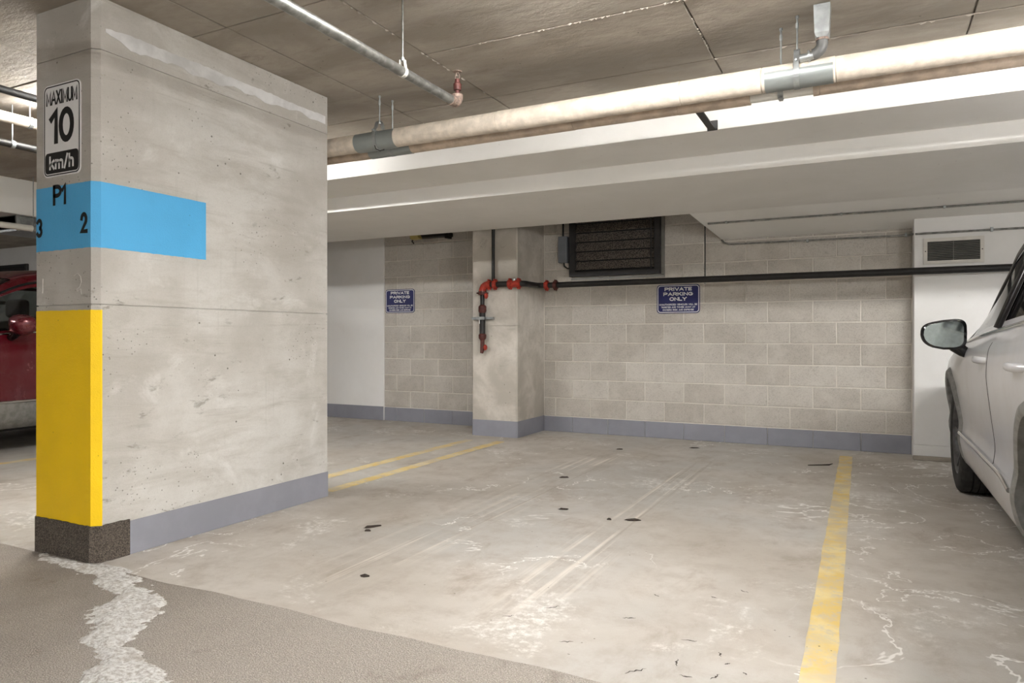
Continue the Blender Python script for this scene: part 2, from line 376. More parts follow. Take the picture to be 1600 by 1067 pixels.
def text(name, s, mat, parent, cx, cz, wd, ht, y, weight=.2, depth=.0012):
    """painted lettering on a face looking to -y, cap height ht, fitted to width wd; every stroke is a thin raised ribbon"""
    gap = .26; tot = sum(GW[c] for c in s) + gap * (len(s) - 1); t = weight * ht / 2
    sx = (wd - 2 * t) / tot; sz = (ht - 2 * t); x0 = cx - wd / 2 + t; bm = bmesh.new()
    for c in s:
        for st in GL[c]:
            pts = [Vector((x0 + px * sx, cz - ht / 2 + t + pz_ * sz)) for px, pz_ in st]
            closed = (pts[0] - pts[-1]).length < 1e-5
            L_, R_ = [], []
            for i, p in enumerate(pts):
                a = pts[i - 1] if i else (pts[-2] if closed else p); b_ = pts[i + 1] if i < len(pts) - 1 else (pts[1] if closed else p)
                d1 = (p - a).normalized() if (p - a).length > 1e-7 else None; d2 = (b_ - p).normalized() if (b_ - p).length > 1e-7 else None
                d1 = d1 or d2; d2 = d2 or d1; n1, n2 = Vector((-d1.y, d1.x)), Vector((-d2.y, d2.x)); n_ = n1 + n2
                n_ = n_.normalized() if n_.length > 1e-4 else n1; k = min(1.7, 1 / max(.3, n_.dot(n1)))
                e = Vector((0, 0))
                if not closed and i == 0: e = -d1 * t * .95
                if not closed and i == len(pts) - 1: e = d1 * t * .95
                L_.append(p + n_ * t * k + e); R_.append(p - n_ * t * k + e)
            for i in range(len(pts) - 1):
                q = [L_[i], L_[i + 1], R_[i + 1], R_[i]]
                f = [bm.verts.new((v.x, y - depth, v.y)) for v in q]
                bm.faces.new(f)
        x0 += (GW[c] + gap) * sx
    bmesh.ops.remove_doubles(bm, verts=bm.verts, dist=1e-6)
    for f in bm.faces:
        f.normal_update()
        if f.normal.y > 0: f.normal_flip()
    me = bpy.data.meshes.new('lettering'); bm.to_mesh(me); bm.free()
    return obj(name, me, mat, parent)
def struct(name, me, mat, label=None):
    o = obj(name, me, mat); o['kind'] = 'structure'
    if label: o['label'] = label
    return o

# ------------------------------------------------------------------ the setting: floors
fl = struct('floor', box((-17, -7, -.2), (7, 8.2, 0)), M['floor'], 'bare concrete garage floor with salt blooms and tyre tracks')
edge = []
x = -17.0
while x <= 7.01:
    edge.append((x, 1.985 + .006 * math.sin(x * 5.1) + .004 * math.sin(x * 13 + 1) + random.uniform(-.003, .003))); x += .08
me = prism([(-17, -7)] + [(7, -7)] + edge[::-1], .0, .005, 2)
struct('floor_aisle', me, M['asphalt'], 'rough grey asphalt coating on the driving aisle')

# ceiling: slab with the imprint of every form panel
ce = struct('ceiling', box((-17, -7, ZC + .02), (7, 8.2, ZC + .25)), M['ceil'], 'bare concrete ceiling slab with form panel seams')
cols = [-9.0, -7.76, -6.54, -5.32, -4.1, -2.88, -2.17, -.76, .46, 1.68, 2.9, 4.2]
def rows_for(x): return [-1.1, .1, 1.3, 2.52, 4.02, 4.36] if x < -2.3 else [-1.6, -.4, .83, 2.05, 3.25, 4.02, 4.36]
for a, b in zip(cols, cols[1:]):
    rs = rows_for(a)
    for c, d in zip(rs, rs[1:]):
        dz = random.uniform(0, .004); g = .004
        obj('panel', box((a + g, c + g, ZC + dz), (b - g, d - g, ZC + .03), .003), M['ceil'], ce)
# ragged grout fins hanging from some seams
def fin_strip(p, q, n):
    bm = bmesh.new(); p, q = Vector(p), Vector(q); nd = (q - p).normalized(); sd = Vector((-nd.y, nd.x, 0))
    for i in range(n):
        if random.random() < .35: continue
        a = p.lerp(q, i / n); b = p.lerp(q, (i + random.uniform(.5, 1)) / n); h = random.uniform(.003, .009); t = random.uniform(.002, .006)
        vs = [bm.verts.new(v) for v in (a - sd * t, a + sd * t, b + sd * t, b - sd * t, a.lerp(b, .3) - Vector((0, 0, h)), a.lerp(b, .7) - Vector((0, 0, h * .7)))]
        for f in ((0, 1, 4), (1, 2, 5, 4), (2, 3, 5), (3, 0, 4, 5)): bm.faces.new([vs[k] for k in f])
    return fin(bm)
for p, q, n in (((-2.17, 3.25, ZC), (-.76, 3.25, ZC), 50), ((-.76, 2.0, ZC), (-.76, 3.9, ZC), 60), ((-.76, 4.02, ZC), (2.2, 4.02, ZC), 60),
                ((-.76, 3.25, ZC), (1.7, 3.25, ZC), 50), ((-2.17, 2.4, ZC), (-2.17, 4.0, ZC), 30)):
    o = obj('grout_fin', fin_strip(p, q, n), M['ceil'], ce)

# walls
wb = struct('wall_back', box((-3.4, YW, 0), (.36, YW + .2, ZC + .02)), M['mortar'], 'concrete block wall of the parking bay with dark grey painted base')
wl = struct('wall_back_left', box((-5.36, YW, 0), (-3.5, YW + .2, ZC + .02)), M['mortar'], 'concrete block wall beyond the pilaster with blue sign')
_bm = {}
def block_mesh(L, H, mat):
    k = (round(L, 3), round(H, 3), mat.name)
    if k not in _bm:
        b = .004; v = []
        for (ins, y) in ((0, 0), (0, -.006 + b * .6), (b, -.007)):
            v += [(ins, y, ins), (L - ins, y, ins), (L - ins, y, H - ins), (ins, y, H - ins)]
        f = [(8, 9, 10, 11)] + [(i, (i + 1) % 4, (i + 1) % 4 + 4, i + 4) for i in range(4)] + [(i + 4, (i + 1) % 4 + 4, (i + 1) % 4 + 8, i + 8) for i in range(4)]
        _bm[k] = mesh('block', v, f); _bm[k].materials.append(mat)
    return _bm[k]
def block_wall(parent, x0, x1, ref_even, ref_odd):
    m = .010
    for k in range(0, 13):
        z0 = .17 + .2 * (k - 1) if k else 0; z1 = .17 + .2 * k
        if z0 > ZC: break
        ref = ref_even if k % 2 == 0 else ref_odd
        n0 = math.floor((x0 - ref) / .4); j = n0
        while ref + j * .4 < x1 - .01:
            a, b = max(x0, ref + j * .4), min(x1, ref + (j + 1) * .4); j += 1
            if b - a < .03: continue
            la = m / 2 if k else .002
            if k == 0:
                me = block_mesh(b - a - .004, z1 - .006, M['basegrey'])
            else:
                me = block_mesh(b - a - m, min(z1, ZC) - z0 - m, M['block'])
            o = bpy.data.objects.new('block', me); C.objects.link(o); o.parent = parent
            o.location = (a + la, YW + .001 - random.uniform(0, .003) - (.004 if k == 0 else 0), z0 + (m / 2 if k else 0))
block_wall(wb, -3.185, .36, -.05 + .005, .15 + .005)
block_wall(wl, -5.36, -3.725, -4.77, -4.97)
# white painted walls
struct('wall_white_left', box((-16.5, YW - .02, 0), (-5.36, YW + .2, ZC + .02), .004), M['wallwhite'], 'white painted wall left of the block wall')
struct('baseboard_left', box((-16.5, YW - .03, 0), (-5.362, YW - .018, .17), .003), M['basegrey'], 'grey painted base of the white wall')
wr = struct('wall_white_right', box((.36, 6.88, .12), (6.5, YW + .2, ZC + .02), .004), M['wallwhite'], 'white painted wall panel behind the silver car')
struct('baseboard_right', box((.355, 6.875, .0), (6.5, YW + .1, .118), .003), M['wallwhite'], 'unpainted plinth under the white wall')
struct('trim_1', box((.35, 6.80, 0), (6.5, 6.874, .03), .004), M['ceil'], 'low concrete kerb in front of the white wall')
struct('wall_left', box((-16.7, -6.6, 0), (-16.5, 7.3, ZC + .02)), M['wallwhite'])
struct('wall_right', box((6.5, -6.6, 0), (6.7, 7.3, ZC + .02)), M['wallwhite'])
struct('wall_front', box((-16.7, -6.8, 0), (6.7, -6.6, ZC + .02)), M['wallwhite'])

# stepped beam over the bay and the slab it carries to the wall
Y1, Z1, Y2, Z2, Y3 = 4.29, 2.265, 4.86, 2.138, 6.365
bp = [(Y1, ZC + .02), (Y1, Z1), (Y2, Z1), (Y2, Z2), (Y3, Z2), (Y3, ZC + .02)]
bmx = prism(bp, -6.9, 6.4, 0)
b = struct('beam', bmx, M['beamwhite'], 'white painted stepped beam crossing over the bay')
b['category'] = 'beam'
XS = -1.42
sl = [(Y3 - .001, ZC), (Y3 - .001, Z2), (YW - .012, 1.99), (YW - .012, ZC)]
v = []
for (xa, off) in ((XS, 0), (6.4, 0)): v += [(xa + (.15 if (i in (2, 3) and xa == XS) else 0), y, z) for i, (y, z) in enumerate(sl)]
f = [(0, 1, 2, 3), (7, 6, 5, 4)] + [(i, i + 4, (i + 1) % 4 + 4, (i + 1) % 4) for i in range(4)]
bm = bmesh.new(); bv = [bm.verts.new(p) for p in v]
for q in f: bm.faces.new([bv[i] for i in q])
s_ = struct('soffit', fin(bm), M['beamwhite'], 'sloping painted soffit between the beam and the block wall'); s_['category'] = 'soffit'
s2 = struct('beam_side', box((-8.1, -3.0, 2.24), (-7.45, 7.1, ZC + .02), .006), M['beamwhite'], 'white beam running above the red car'); s2['category'] = 'beam'

# pilaster on the back wall
pl = thing('pilaster', 'concrete pilaster between the two block walls carrying red pipe fittings', 'pilaster', (-3.46, 6.46, 0))
def loc_of(p): return Vector(p.location)
def sub(name, me, mat, parent, smooth=False):
    """mesh given in world coordinates, kept there under a moved parent"""
    me.transform(Matrix.Translation(-loc_of(parent))); return obj(name, me, mat, parent, smooth)
def cham(x0, x1, y0, y1, c): return [(x0 + c, y0), (x1 - c, y0), (x1, y0 + c), (x1, y1), (x0, y1), (x0, y0 + c)]
sub('shaft', prism(cham(-3.72, -3.19, 6.45, YW - .001, .012), .168, 1.148, 2), M['pilaster'], pl)
sub('shaft', prism(cham(-3.72, -3.19, 6.45, YW - .001, .012), 1.152, ZC, 2), M['pilaster'], pl)
sub('core', box((-3.71, 6.46, 0), (-3.2, YW - .001, 2.4)), M['pilaster'], pl)
sub('painted_base', prism(cham(-3.723, -3.187, 6.447, YW - .001, .012), 0, .168, 2), M['basegrey'], pl)

# ------------------------------------------------------------------ the big pillar
PX0, PX1, PY0, PY1 = -3.60, -3.125, 2.0, 3.54
pi = thing('pillar', 'wide concrete pillar painted with yellow and blue bands', 'pillar', (-3.36, 2.77, 0))
cuts = [0.0, 1.18, 2.345, ZC]
for i, (a, b_) in enumerate(zip(cuts, cuts[1:])):
    g = .003
    sub('concrete_lift', prism(cham(PX0, PX1, PY0, PY1, .028), a + (g if i else 0), b_ - (g if i < 2 else 0), 2), M['pillar'], pi)
sub('core', prism(cham(PX0 + .006, PX1 - .006, PY0 + .006, PY1 - .006, .028), .1, ZC - .05, 2), M['pillar'], pi)
def band(name, z0, z1, mat, right_to, t=.0018, wob=0, left_to=None):
    """painted skin wrapping the front face and part of the right face"""
    o = t; c = .028
    path = [(PX0 - o, (left_to or PY1)), (PX0 - o, PY0 + c), (PX0 + c, PY0 - o), (PX1 - c, PY0 - o), (PX1 + o, PY0 + c), (PX1 + o, right_to)]
    pts = []
    for p, q in zip(path, path[1:]):
        n = max(2, int((Vector(q) - Vector(p)).length / .02))
        pts += [(p[0] + (q[0] - p[0]) * i / n, p[1] + (q[1] - p[1]) * i / n) for i in range(n)]
    pts.append(path[-1])
    bm = bmesh.new(); lo = []; hi = []
    for k, (a, b_) in enumerate(pts):
        lo.append(bm.verts.new((a, b_, z0 + random.uniform(-wob, wob)))); hi.append(bm.verts.new((a, b_, z1 + random.uniform(-wob, wob) * .4)))
    for k in range(len(pts) - 1): bm.faces.new((lo[k], lo[k + 1], hi[k + 1], hi[k]))
    solid(bm, t * .95)
    return sub(name, fin(bm), mat, pi)
band('yellow_paint', .166, 1.156, M['yellow'], PY0 + .034, .002, .003)
band('blue_paint', 1.44, 1.742, M['blue'], 2.60, .0018, .0015)
band('asphalt_skirt', 0, .17, M['skirt'], 2.165, .009, .005)
sub('painted_base', box((PX1 + .0005, 2.167, .0), (PX1 + .006, PY1 + .004, .16), .002), M['basegrey'], pi)
sub('painted_base', box((PX0, PY1 + .0005, .0), (PX1 + .005, PY1 + .005, .16), .002), M['basegrey'], pi)
# pale efflorescence smear below the ceiling: a thin hard render patch
def smear():
    bm = bmesh.new(); lo = []; hi = []; n = 60
    for i in range(n + 1):
        y = 2.05 + 1.47 * i / n; k = math.sin(i * .9) * .006 + random.uniform(-.004, .004)
        hh = (.022 + .02 * (1 - i / n) + .008 * math.sin(i * .35)) * min(1, .12 + i / 8)
        lo.append(bm.verts.new((PX1 + .001, y, 2.435 - hh + k))); hi.append(bm.verts.new((PX1 + .001, y, 2.45 + hh * .3 + random.uniform(-.003, .003))))
    for k in range(n): bm.faces.new((lo[k], lo[k + 1], hi[k + 1], hi[k]))
    solid(bm, .0016)
    return fin(bm)
sub('render_patch', smear(), plain('white_render', (214, 214, 213), .85, 0, .1, 8), pi)
for s, cx, cz, wd, ht in (('P1', -3.385, 1.70, .105, .098), ('3', -3.545, 1.553, .05, .092), ('2', -3.2, 1.555, .055, .098)):
    o = text('stencil_lettering', s, M['blackpaint'], None, cx, cz, wd, ht, PY0 - .0022, .2, .0006)
    o.data.transform(Matrix.Translation(-loc_of(pi))); o.parent = pi
# chalk marks under the blue band
def chalk(pts):
    cu = [(a, PY0 - .001, b_) for a, b_ in pts]
    return sub('chalk_mark', tube(cu, .0022, 5), M['chalk'], pi)
chalk([(-3.275, 1.315), (-3.25, 1.325), (-3.228, 1.31), (-3.222, 1.285), (-3.235, 1.262), (-3.255, 1.252), (-3.25, 1.242), (-3.226, 1.252), (-3.222, 1.228)])
chalk([(-3.52, 1.31), (-3.523, 1.24)])

# MAXIMUM 10 km/h sign
SX, SZ, SW, SH = -3.366, 2.005, .285, .435; SY = PY0
sg = thing('speed_limit_sign', 'white and black maximum 10 km/h sign on the pillar', 'sign', (SX, SY - .004, SZ - SH / 2))
sub('plate', plate(rrect(SW, SH, .03), SY - .0005, SY - .004, SX, SZ), M['signwhite'], sg)
sub('border', plate(rrect(SW - .012, SH - .012, .026), SY - .0041, SY - .005, SX, SZ, rrect(SW - .022, SH - .022, .022)), M['blackpaint'], sg)
sub('black_panel', plate(rrect(SW - .03, .098, .02), SY - .0041, SY - .005, SX, SZ - SH / 2 + .065), M['blackpaint'], sg)
for s, cz, wd, ht, mt, y, wg in (('MAXIMUM', SZ + .155, .242, .068, 'blackpaint', SY - .0042, .155), ('10', SZ + .018, .19, .165, 'blackpaint', SY - .0042, .19), ('km/h', SZ - SH / 2 + .066, .19, .066, 'signwhite', SY - .0052, .19)):
    o = text('lettering', s, M[mt], None, SX, cz, wd, ht, y, wg, .0006); o.data.transform(Matrix.Translation(-loc_of(sg))); o.parent = sg

# PRIVATE PARKING ONLY signs
def parking_sign(cx, cz, y, label):
    g = thing('parking_sign', label, 'sign', (cx, y, cz - .145), 0, 'blue private parking signs')
    W_, H_ = .435, .29
    sub('plate', plate(rrect(W_, H_, .035), y, y - .004, cx, cz), M['signblue'], g)
    sub('border', plate(rrect(W_ - .016, H_ - .016, .03), y - .0041, y - .005, cx, cz, rrect(W_ - .03, H_ - .03, .024)), M['signwhite'], g)
    for s, dz, wd, ht, bo in (('PRIVATE', .1, .275, .036, .24), ('PARKING', .05, .3, .036, .24), ('ONLY', 0, .175, .038, .24),
                              ('UNAUTHORIZED VEHICLES WILL BE', -.056, .385, .017, .2), ('TICKETED AND TOWED AWAY AT', -.083, .345, .017, .2), ('OWNERS RISK AND EXPENSE', -.11, .315, .017, .2)):
        o = text('lettering', s, M['signwhite'], None, cx, cz + dz, wd, ht, y - .0042, bo, .0008); o.data.transform(Matrix.Translation(-loc_of(g))); o.parent = g
parking_sign(-1.70, 1.418, YW - .011, 'blue private parking sign below the dark pipe on the bay wall')
parking_sign(-5.12, 1.475, YW - .011, 'blue private parking sign beside the white wall beyond the pilaster')

# ------------------------------------------------------------------ painted floor lines
def line(x0, x1, y0, y1, label, skew=0):
    n = 40; bm = bmesh.new(); A = []; B = []
    for i in range(n + 1):
        t = i / n; y = y0 + (y1 - y0) * t
        A.append(bm.verts.new((x0 + skew * t + random.uniform(-.003, .003), y, .0016))); B.append(bm.verts.new((x1 + skew * t + random.uniform(-.003, .003), y + (.08 if False else 0), .0016)))
    for i in range(n): bm.faces.new((A[i], B[i], B[i + 1], A[i + 1]))
    o = obj('parking_line', fin(bm), M['line']); return tag(o, label, 'floor line', 'yellow parking lines')
line(-.18, -.08, 2.02, 6.74, 'worn yellow line on the floor left of the silver car', -.028)
line(-3.61, -3.51, 3.56, 6.13, 'yellow line from behind the pillar, the farther of the double line')
line(-3.27, -3.17, 3.65, 6.16, 'yellow line ending in front of the pilaster, nearer of the double line', -.01)
line(-6.35, -6.25, 2.3, 6.4, 'yellow line beside the red car')

# ------------------------------------------------------------------ salt crust at the pillar foot
salt = [(-3.655, 2.029), (-3.347, 1.92), (-3.136, 1.907), (-2.935, 1.897), (-2.814, 1.824), (-2.641, 1.788), (-2.567, 1.651), (-2.516, 1.585), (-2.405, 1.535), (-2.372, 1.472), (-2.224, 1.401), (-2.061, 1.312), (-1.993, 1.269), (-1.7, 1.12), (-1.5, 1.25), (-1.801, 1.366), (-1.873, 1.406), (-1.999, 1.447), (-2.131, 1.519), (-2.23, 1.525), (-2.292, 1.676), (-2.422, 1.846), (-2.605, 1.915), (-2.713, 1.918), (-2.879, 1.985), (-2.982, 2.018), (-3.1, 1.98), (-3.39, 1.982), (-3.6, 2.0)]
def salt_mesh(poly, step, hmax):
    P = np.array(poly); Q = np.roll(P, -1, 0); rs = np.random.RandomState(3)
    x0, y0 = P.min(0); x1, y1 = P.max(0); nx = int((x1 - x0) / step) + 3; ny = int((y1 - y0) / step) + 3
    gx, gy = np.meshgrid(x0 - step + np.arange(nx) * step, y0 - step + np.arange(ny) * step, indexing='ij')
    gx = gx + (rs.rand(*gx.shape) - .5) * step * .6; gy = gy + (rs.rand(*gx.shape) - .5) * step * .6
    px, py = gx.ravel(), gy.ravel()
    dx = px + .0; dy = py + .0
    for i in range(9):
        k1, k2, ph, am = rs.randn() * 22 * (1 + i * .7), rs.randn() * 22 * (1 + i * .7), rs.rand() * 6, .016 / (1 + i * .55)
        dx = dx + am * np.sin(px * k1 + py * k2 + ph); dy = dy + am * np.sin(px * k2 - py * k1 + ph * 2)
    ins = np.zeros(len(px), bool); dist = np.full(len(px), 9.0)
    for (a, b_), (c, d) in zip(P, Q):
        cond = ((b_ > dy) != (d > dy)); xi = (c - a) * (dy - b_) / (d - b_ + 1e-12) + a
        ins ^= cond & (dx < xi)
        t = np.clip(((dx - a) * (c - a) + (dy - b_) * (d - b_)) / ((c - a) ** 2 + (d - b_) ** 2), 0, 1)
        dist = np.minimum(dist, np.hypot(dx - a - t * (c - a), dy - b_ - t * (d - b_)))
    nz = sum(np.sin(px * k1 + p1) * np.sin(py * k2 + p2) / (1 + i) for i, (k1, k2, p1, p2) in enumerate(zip((17, 35, 71, 130, 190), (21, 44, 63, 150, 210), rs.rand(5) * 6, rs.rand(5) * 6)))
    h = np.where(ins, .0055 + np.minimum(dist * .25, hmax) * (.75 + .35 * nz) + rs.rand(len(px)) * .0015, .001)
    v = np.stack([px, py, np.maximum(h, .001)], 1); inn = ins.reshape(nx, ny); f = []
    for i in range(nx - 1):
        for j in range(ny - 1):
            if inn[i, j] or inn[i + 1, j] or inn[i, j + 1] or inn[i + 1, j + 1]:
                k = i * ny + j; f.append((k, k + ny, k + ny + 1, k + 1))
    me = mesh('salt', v, f); bm = bmesh.new(); bm.from_mesh(me); bmesh.ops.delete(bm, geom=[q for q in bm.verts if not q.link_faces], context='VERTS'); bm.to_mesh(me); bm.free()
    return me
o = obj('salt_crust', salt_mesh(salt, .011, .012), M['salt'], None, True)
tag(o, 'crusty white road salt trail at the foot of the pillar', 'salt', None, 'stuff')

# dried mud clumps and a twig
def clump(x, y, L, W_, a, label, mat='mud'):
    bm = bmesh.new(); bmesh.ops.create_icosphere(bm, subdivisions=2, radius=1)
    for v in bm.verts:
        k = 1 + random.uniform(-.28, .28); v.co = Vector((v.co.x * L * k, v.co.y * W_ * k, max(0, v.co.z) * .009 * k))
    me = fin(bm); o = obj('mud_clump', me, M[mat]); o.location = (x, y, 0); o.rotation_euler.z = R(a)
    tag(o, label, 'debris', 'dried mud clumps on the bay floor')
clump(-2.40, 3.077, .05, .022, 60, 'dark mud clump nearest the grey base of the pillar')
clump(-2.37, 3.0, .018, .012, 10, 'crumb of mud just in front of the clump near the pillar')
clump(-1.933, 2.427, .022, .014, 20, 'small dark mud clump in the foreground near the asphalt edge')
clump(-1.171, 3.846, .045, .02, 25, 'dark mud clump near the middle of the bay floor')
clump(-1.30, 3.80, .014, .012, 0, 'mud crumb left of the clump mid bay')
clump(-2.029, 6.227, .03, .02, 30, 'mud clump at the far end of the left tyre track')
clump(-1.43, 6.612, .045, .018, 27, 'thin mud clump close to the grey wall base')
clump(-1.983, 4.794, .035, .018, 30, 'mud clump on the left tyre track halfway in')
clump(-1.621, 3.9, .03, .012, 15, 'mud clump between the two tyre tracks')
tw = T('twig', [(-.42, 6.12, .004), (-.33, 6.17, .004), (-.27, 6.2, .006), (-.245, 6.23, .012)], [.004, .006, .007, .003], M['mud'], None, 6); tag(tw, 'curved brown twig lying near the far end of the yellow line', 'twig')
# open cracks in the coating
def crackline(p, q, n=7, wd=.0035):
    p, q = Vector((*p, 0)), Vector((*q, 0)); d = q - p; sd = Vector((-d.y, d.x, 0)).normalized(); bm = bmesh.new(); A = []; B = []
    for i in range(n + 1):
        t = i / n; c = p + d * t + sd * random.uniform(-.1, .1) * d.length * (0 < i < n); k = wd * (.25 + math.sin(math.pi * t)) * random.uniform(.5, 1.1)
        A.append(bm.verts.new((*(c - sd * k).xy, .0012))); B.append(bm.verts.new((*(c + sd * k).xy, .0012)))
    for i in range(n): bm.faces.new((A[i], B[i], B[i + 1], A[i + 1]))
    obj('crack', fin(bm), M['crack'], fl)
for p, q in (((-1.096, 2.447), (-1.0, 2.53)), ((-.80, 2.49), (-.71, 2.53)), ((-.565, 2.40), (-.46, 2.425)), ((-.51, 2.147), (-.43, 2.15)), ((-.40, 2.28), (-.365, 2.31)),
             ((-.76, 2.775), (-.71, 2.745)), ((-.554, 2.853), (-.5, 2.84)), ((-.53, 2.2), (-.55, 2.3)), ((-.66, 2.08), (-.56, 2.2)), ((-.34, 2.25), (-.31, 2.23)), ((-1.2, 2.3), (-1.13, 2.36)),
             ((-.46, 2.98), (-.39, 2.94)), ((-.42, 2.16), (-.38, 2.25)), ((-.93, 2.2), (-.84, 2.24)), ((-.42, 2.33), (-.44, 2.39))):
    crackline(p, ((p[0] + q[0]) / 2, (p[1] + q[1]) / 2), 7, .0028)

# ------------------------------------------------------------------ overhead pipes
FY, FZ, FR = 3.665, 2.298, .060
BY, BZ, BR = 3.775, 2.266, .044
p1 = thing('insulated_pipe', 'thick cream insulated pipe in front, crossing below the ceiling', 'pipe', (0, FY, FZ - FR), 0, 'insulated pipes along the beam')
xs = [-4.4, -3.9, -2.72, -1.93, -.86, -.46, -.13, .62, 1.6, 2.7, 4.0, 5.4]
for a, b_ in zip(xs, xs[1:]):
    r = FR + random.uniform(-.0015, .0015)
    sub('jacket', lathe([(r * .93, a), (r, a + .004), (r, b_ - .004), (r * .93, b_)], 'x', 32, (0, FY, FZ)), M['jacket'], p1); autosmooth(p1.children[-1])
p2 = thing('insulated_pipe', 'thinner brown insulated pipe behind and below the cream one', 'pipe', (0, BY, BZ - BR), 0, 'insulated pipes along the beam')
for a, b_ in ((-4.4, -3.1), (-3.1, -1.5), (-1.5, -.9), (-.9, -.53), (-.235, -.205), (-.205, .62), (.62, 2.1), (2.1, 5.4)):
    r = BR + random.uniform(-.001, .001)
    sub('jacket', lathe([(r * .5, a), (r, a + .001), (r, b_ - .001), (r * .5, b_)], 'x', 28, (0, BY, BZ)), M['brownjacket'], p2); autosmooth(p2.children[-1])
sub('bare_pipe', lathe([(.032, -.56), (.032, -.2)], 'x', 24, (0, BY, BZ - .004)), M['pvc'], p2); autosmooth(p2.children[-1])
def half_shell(a, b_, c, r, a0, a1, mat, parent, name='shield', rib=False):
    bm = bmesh.new(); n = 22; rows = []
    for x in (a, b_):
        rows.append([bm.verts.new((x, c[0] + r * (1 + (.025 if rib and i % 7 == 3 else 0)) * math.cos(R(a0 + (a1 - a0) * i / n)), c[1] + r * (1 + (.025 if rib and i % 7 == 3 else 0)) * math.sin(R(a0 + (a1 - a0) * i / n)))) for i in range(n + 1)])
    for i in range(n): bm.faces.new((rows[0][i], rows[0][i + 1], rows[1][i + 1], rows[1][i]))
    solid(bm, .0015)
    o = sub(name, fin(bm), mat, parent); autosmooth(o, 40)
def hanger(x, c, r, label, front=True, zc=ZC):
    y, z = c
    h = thing('pipe_hanger', label, 'pipe hanger', (x, y, z - r), 0, 'pipe hangers')
    zt = z + r + .055
    sub('rod', tube([(x, y, zt - .01), (x, y, zc)], .0042, 10), M['galv'], h)
    sub('coupling_nut', tube([(x, y, zc - .062), (x, y, zc - .034)], .0075, 6), M['galv'], h)
    sub('anchor', tube([(x, y, zc - .012), (x, y, zc)], .0085, 10), M['galv'], h)
    sub('nut', tube([(x, y, zt - .012), (x, y, zt - .003)], .009, 6), M['galv'], h)
    # clevis yoke: inverted U in the y-z plane, 26 mm wide strap
    rr = r + .004; wd = .013
    pts = [(y + rr, z)] + [(y + rr * .98, z + r * .7)] + [(p.y, p.z) for p in arc((0, y, z + r + .02), rr * .55, 0, 180, 10, (0, 1, 0), (0, 0, 1.15))] + [(y - rr * .98, z + r * .7), (y - rr, z)]
    def strap(pts, t, name, ww=wd):
        bm = bmesh.new(); A = [bm.verts.new((x - ww, a, b_)) for a, b_ in pts]; B = [bm.verts.new((x + ww, a, b_)) for a, b_ in pts]
        for i in range(len(pts) - 1): bm.faces.new((A[i], A[i + 1], B[i + 1], B[i]))
        solid(bm, t)
        sub(name, fin(bm), M['galv'], h); autosmooth(h.children[-1], 40)
    strap(pts, .003, 'yoke')
    strap([(y + rr * math.cos(R(a)), z + rr * math.sin(R(a))) for a in range(-180, 1, 12)], .003, 'loop')
    sub('bolt', tube([(x, y - rr - .012, z + r * .82), (x, y + rr + .012, z + r * .82)], .005, 8), M['galv'], h)
    return h
h1 = hanger(-.30, (FY, FZ), FR + .002, 'steel clevis hanger holding the cream pipe beside the drain elbow')
half_shell(-.445, -.14, (FY, FZ), FR + .0022, 165, 345, M['shield'], h1)
h2 = hanger(-.385, (BY, BZ), .035, 'narrow hanger of the bare white pipe left of the drain elbow')
sub('strap_clip', box((-.395, BY - .036, BZ - .042), (-.375, BY + .02, BZ - .0375), .001), M['galv'], h2)
h3 = hanger(-2.80, (FY, FZ), FR + .002, 'hanger of the cream pipe close to the pillar')
half_shell(-2.97, -2.66, (FY, FZ), FR + .0022, 130, 345, M['shield'], h3, 'shield', True)
h4 = hanger(-2.78, (BY, BZ), BR + .001, 'hanger of the brown pipe close to the pillar')
half_shell(-2.95, -2.62, (BY, BZ), BR + .0022, 150, 330, M['shield'], h4, 'shield', True)
sub('loose_wire', tube([(-2.79, FY - FR - .004, FZ - .05), (-2.775, FY - FR - .012, FZ - .075), (-2.745, FY - FR - .008, FZ - .09), (-2.715, FY - FR - .004, FZ - .083)], .0025, 6), M['black'], h3)

# drain elbow from the slab
dr = thing('drain_elbow', 'galvanised drain box with a dark rubber elbow under the ceiling', 'drain', (-.185, 3.60, 2.37))
def chute():
    bm = bmesh.new(); a = (-.222, 3.575); b_ = (-.150, 3.66)
    lv = [(ZC, 0), (ZC - .13, .004), (ZC - .15, .012)]
    rings = []
    for z, i in lv: rings.append([bm.verts.new(p) for p in ((a[0] + i, a[1] + i, z), (b_[0] - i, a[1] + i, z), (b_[0] - i, b_[1] - i, z), (a[0] + i, b_[1] - i, z))])
    for A, B in zip(rings, rings[1:]):
        for k in range(4): bm.faces.new((A[k], A[(k + 1) % 4], B[(k + 1) % 4], B[k]))
    bm.faces.new(rings[-1]); return fin(bm)
sub('box', chute(), M['galv'], dr)
ep = [(-.186, 3.615, ZC - .14), (-.186, 3.615, ZC - .165)] + [tuple(p) for p in arc((-.236, 3.615, ZC - .17), .05, 0, -80, 8, (1, 0, 0), (0, 0, 1))]
sub('rubber_elbow', tube(ep, .026, 16), plain('grey_rubber', (92, 92, 90), .45, .2, .2), dr); autosmooth(dr.children[-1])
sub('spigot', tube([(-.222, 3.615, ZC - .222), (-.285, 3.615, ZC - .228)], .019, 16), M['galv'], dr); autosmooth(dr.children[-1])
sub('clamp', tube([(-.238, 3.615, ZC - .2225), (-.248, 3.615, ZC - .2235)], .0285, 16), M['galv'], dr)
sub('clamp', tube([(-.186, 3.615, ZC - .15), (-.186, 3.615, ZC - .16)], .029, 16), M['rust'], dr)
br = thing('wall_bracket', 'small dark steel bracket on the beam below the pipes', 'bracket', (-.78, 4.1, 2.30))
sub('arm', box((-.84, 3.86, 2.262), (-.80, 4.289, 2.272), .001), M['darkmetal'], br); sub('foot', box((-.85, 4.278, 2.262), (-.79, 4.289, 2.32), .001), M['darkmetal'], br)

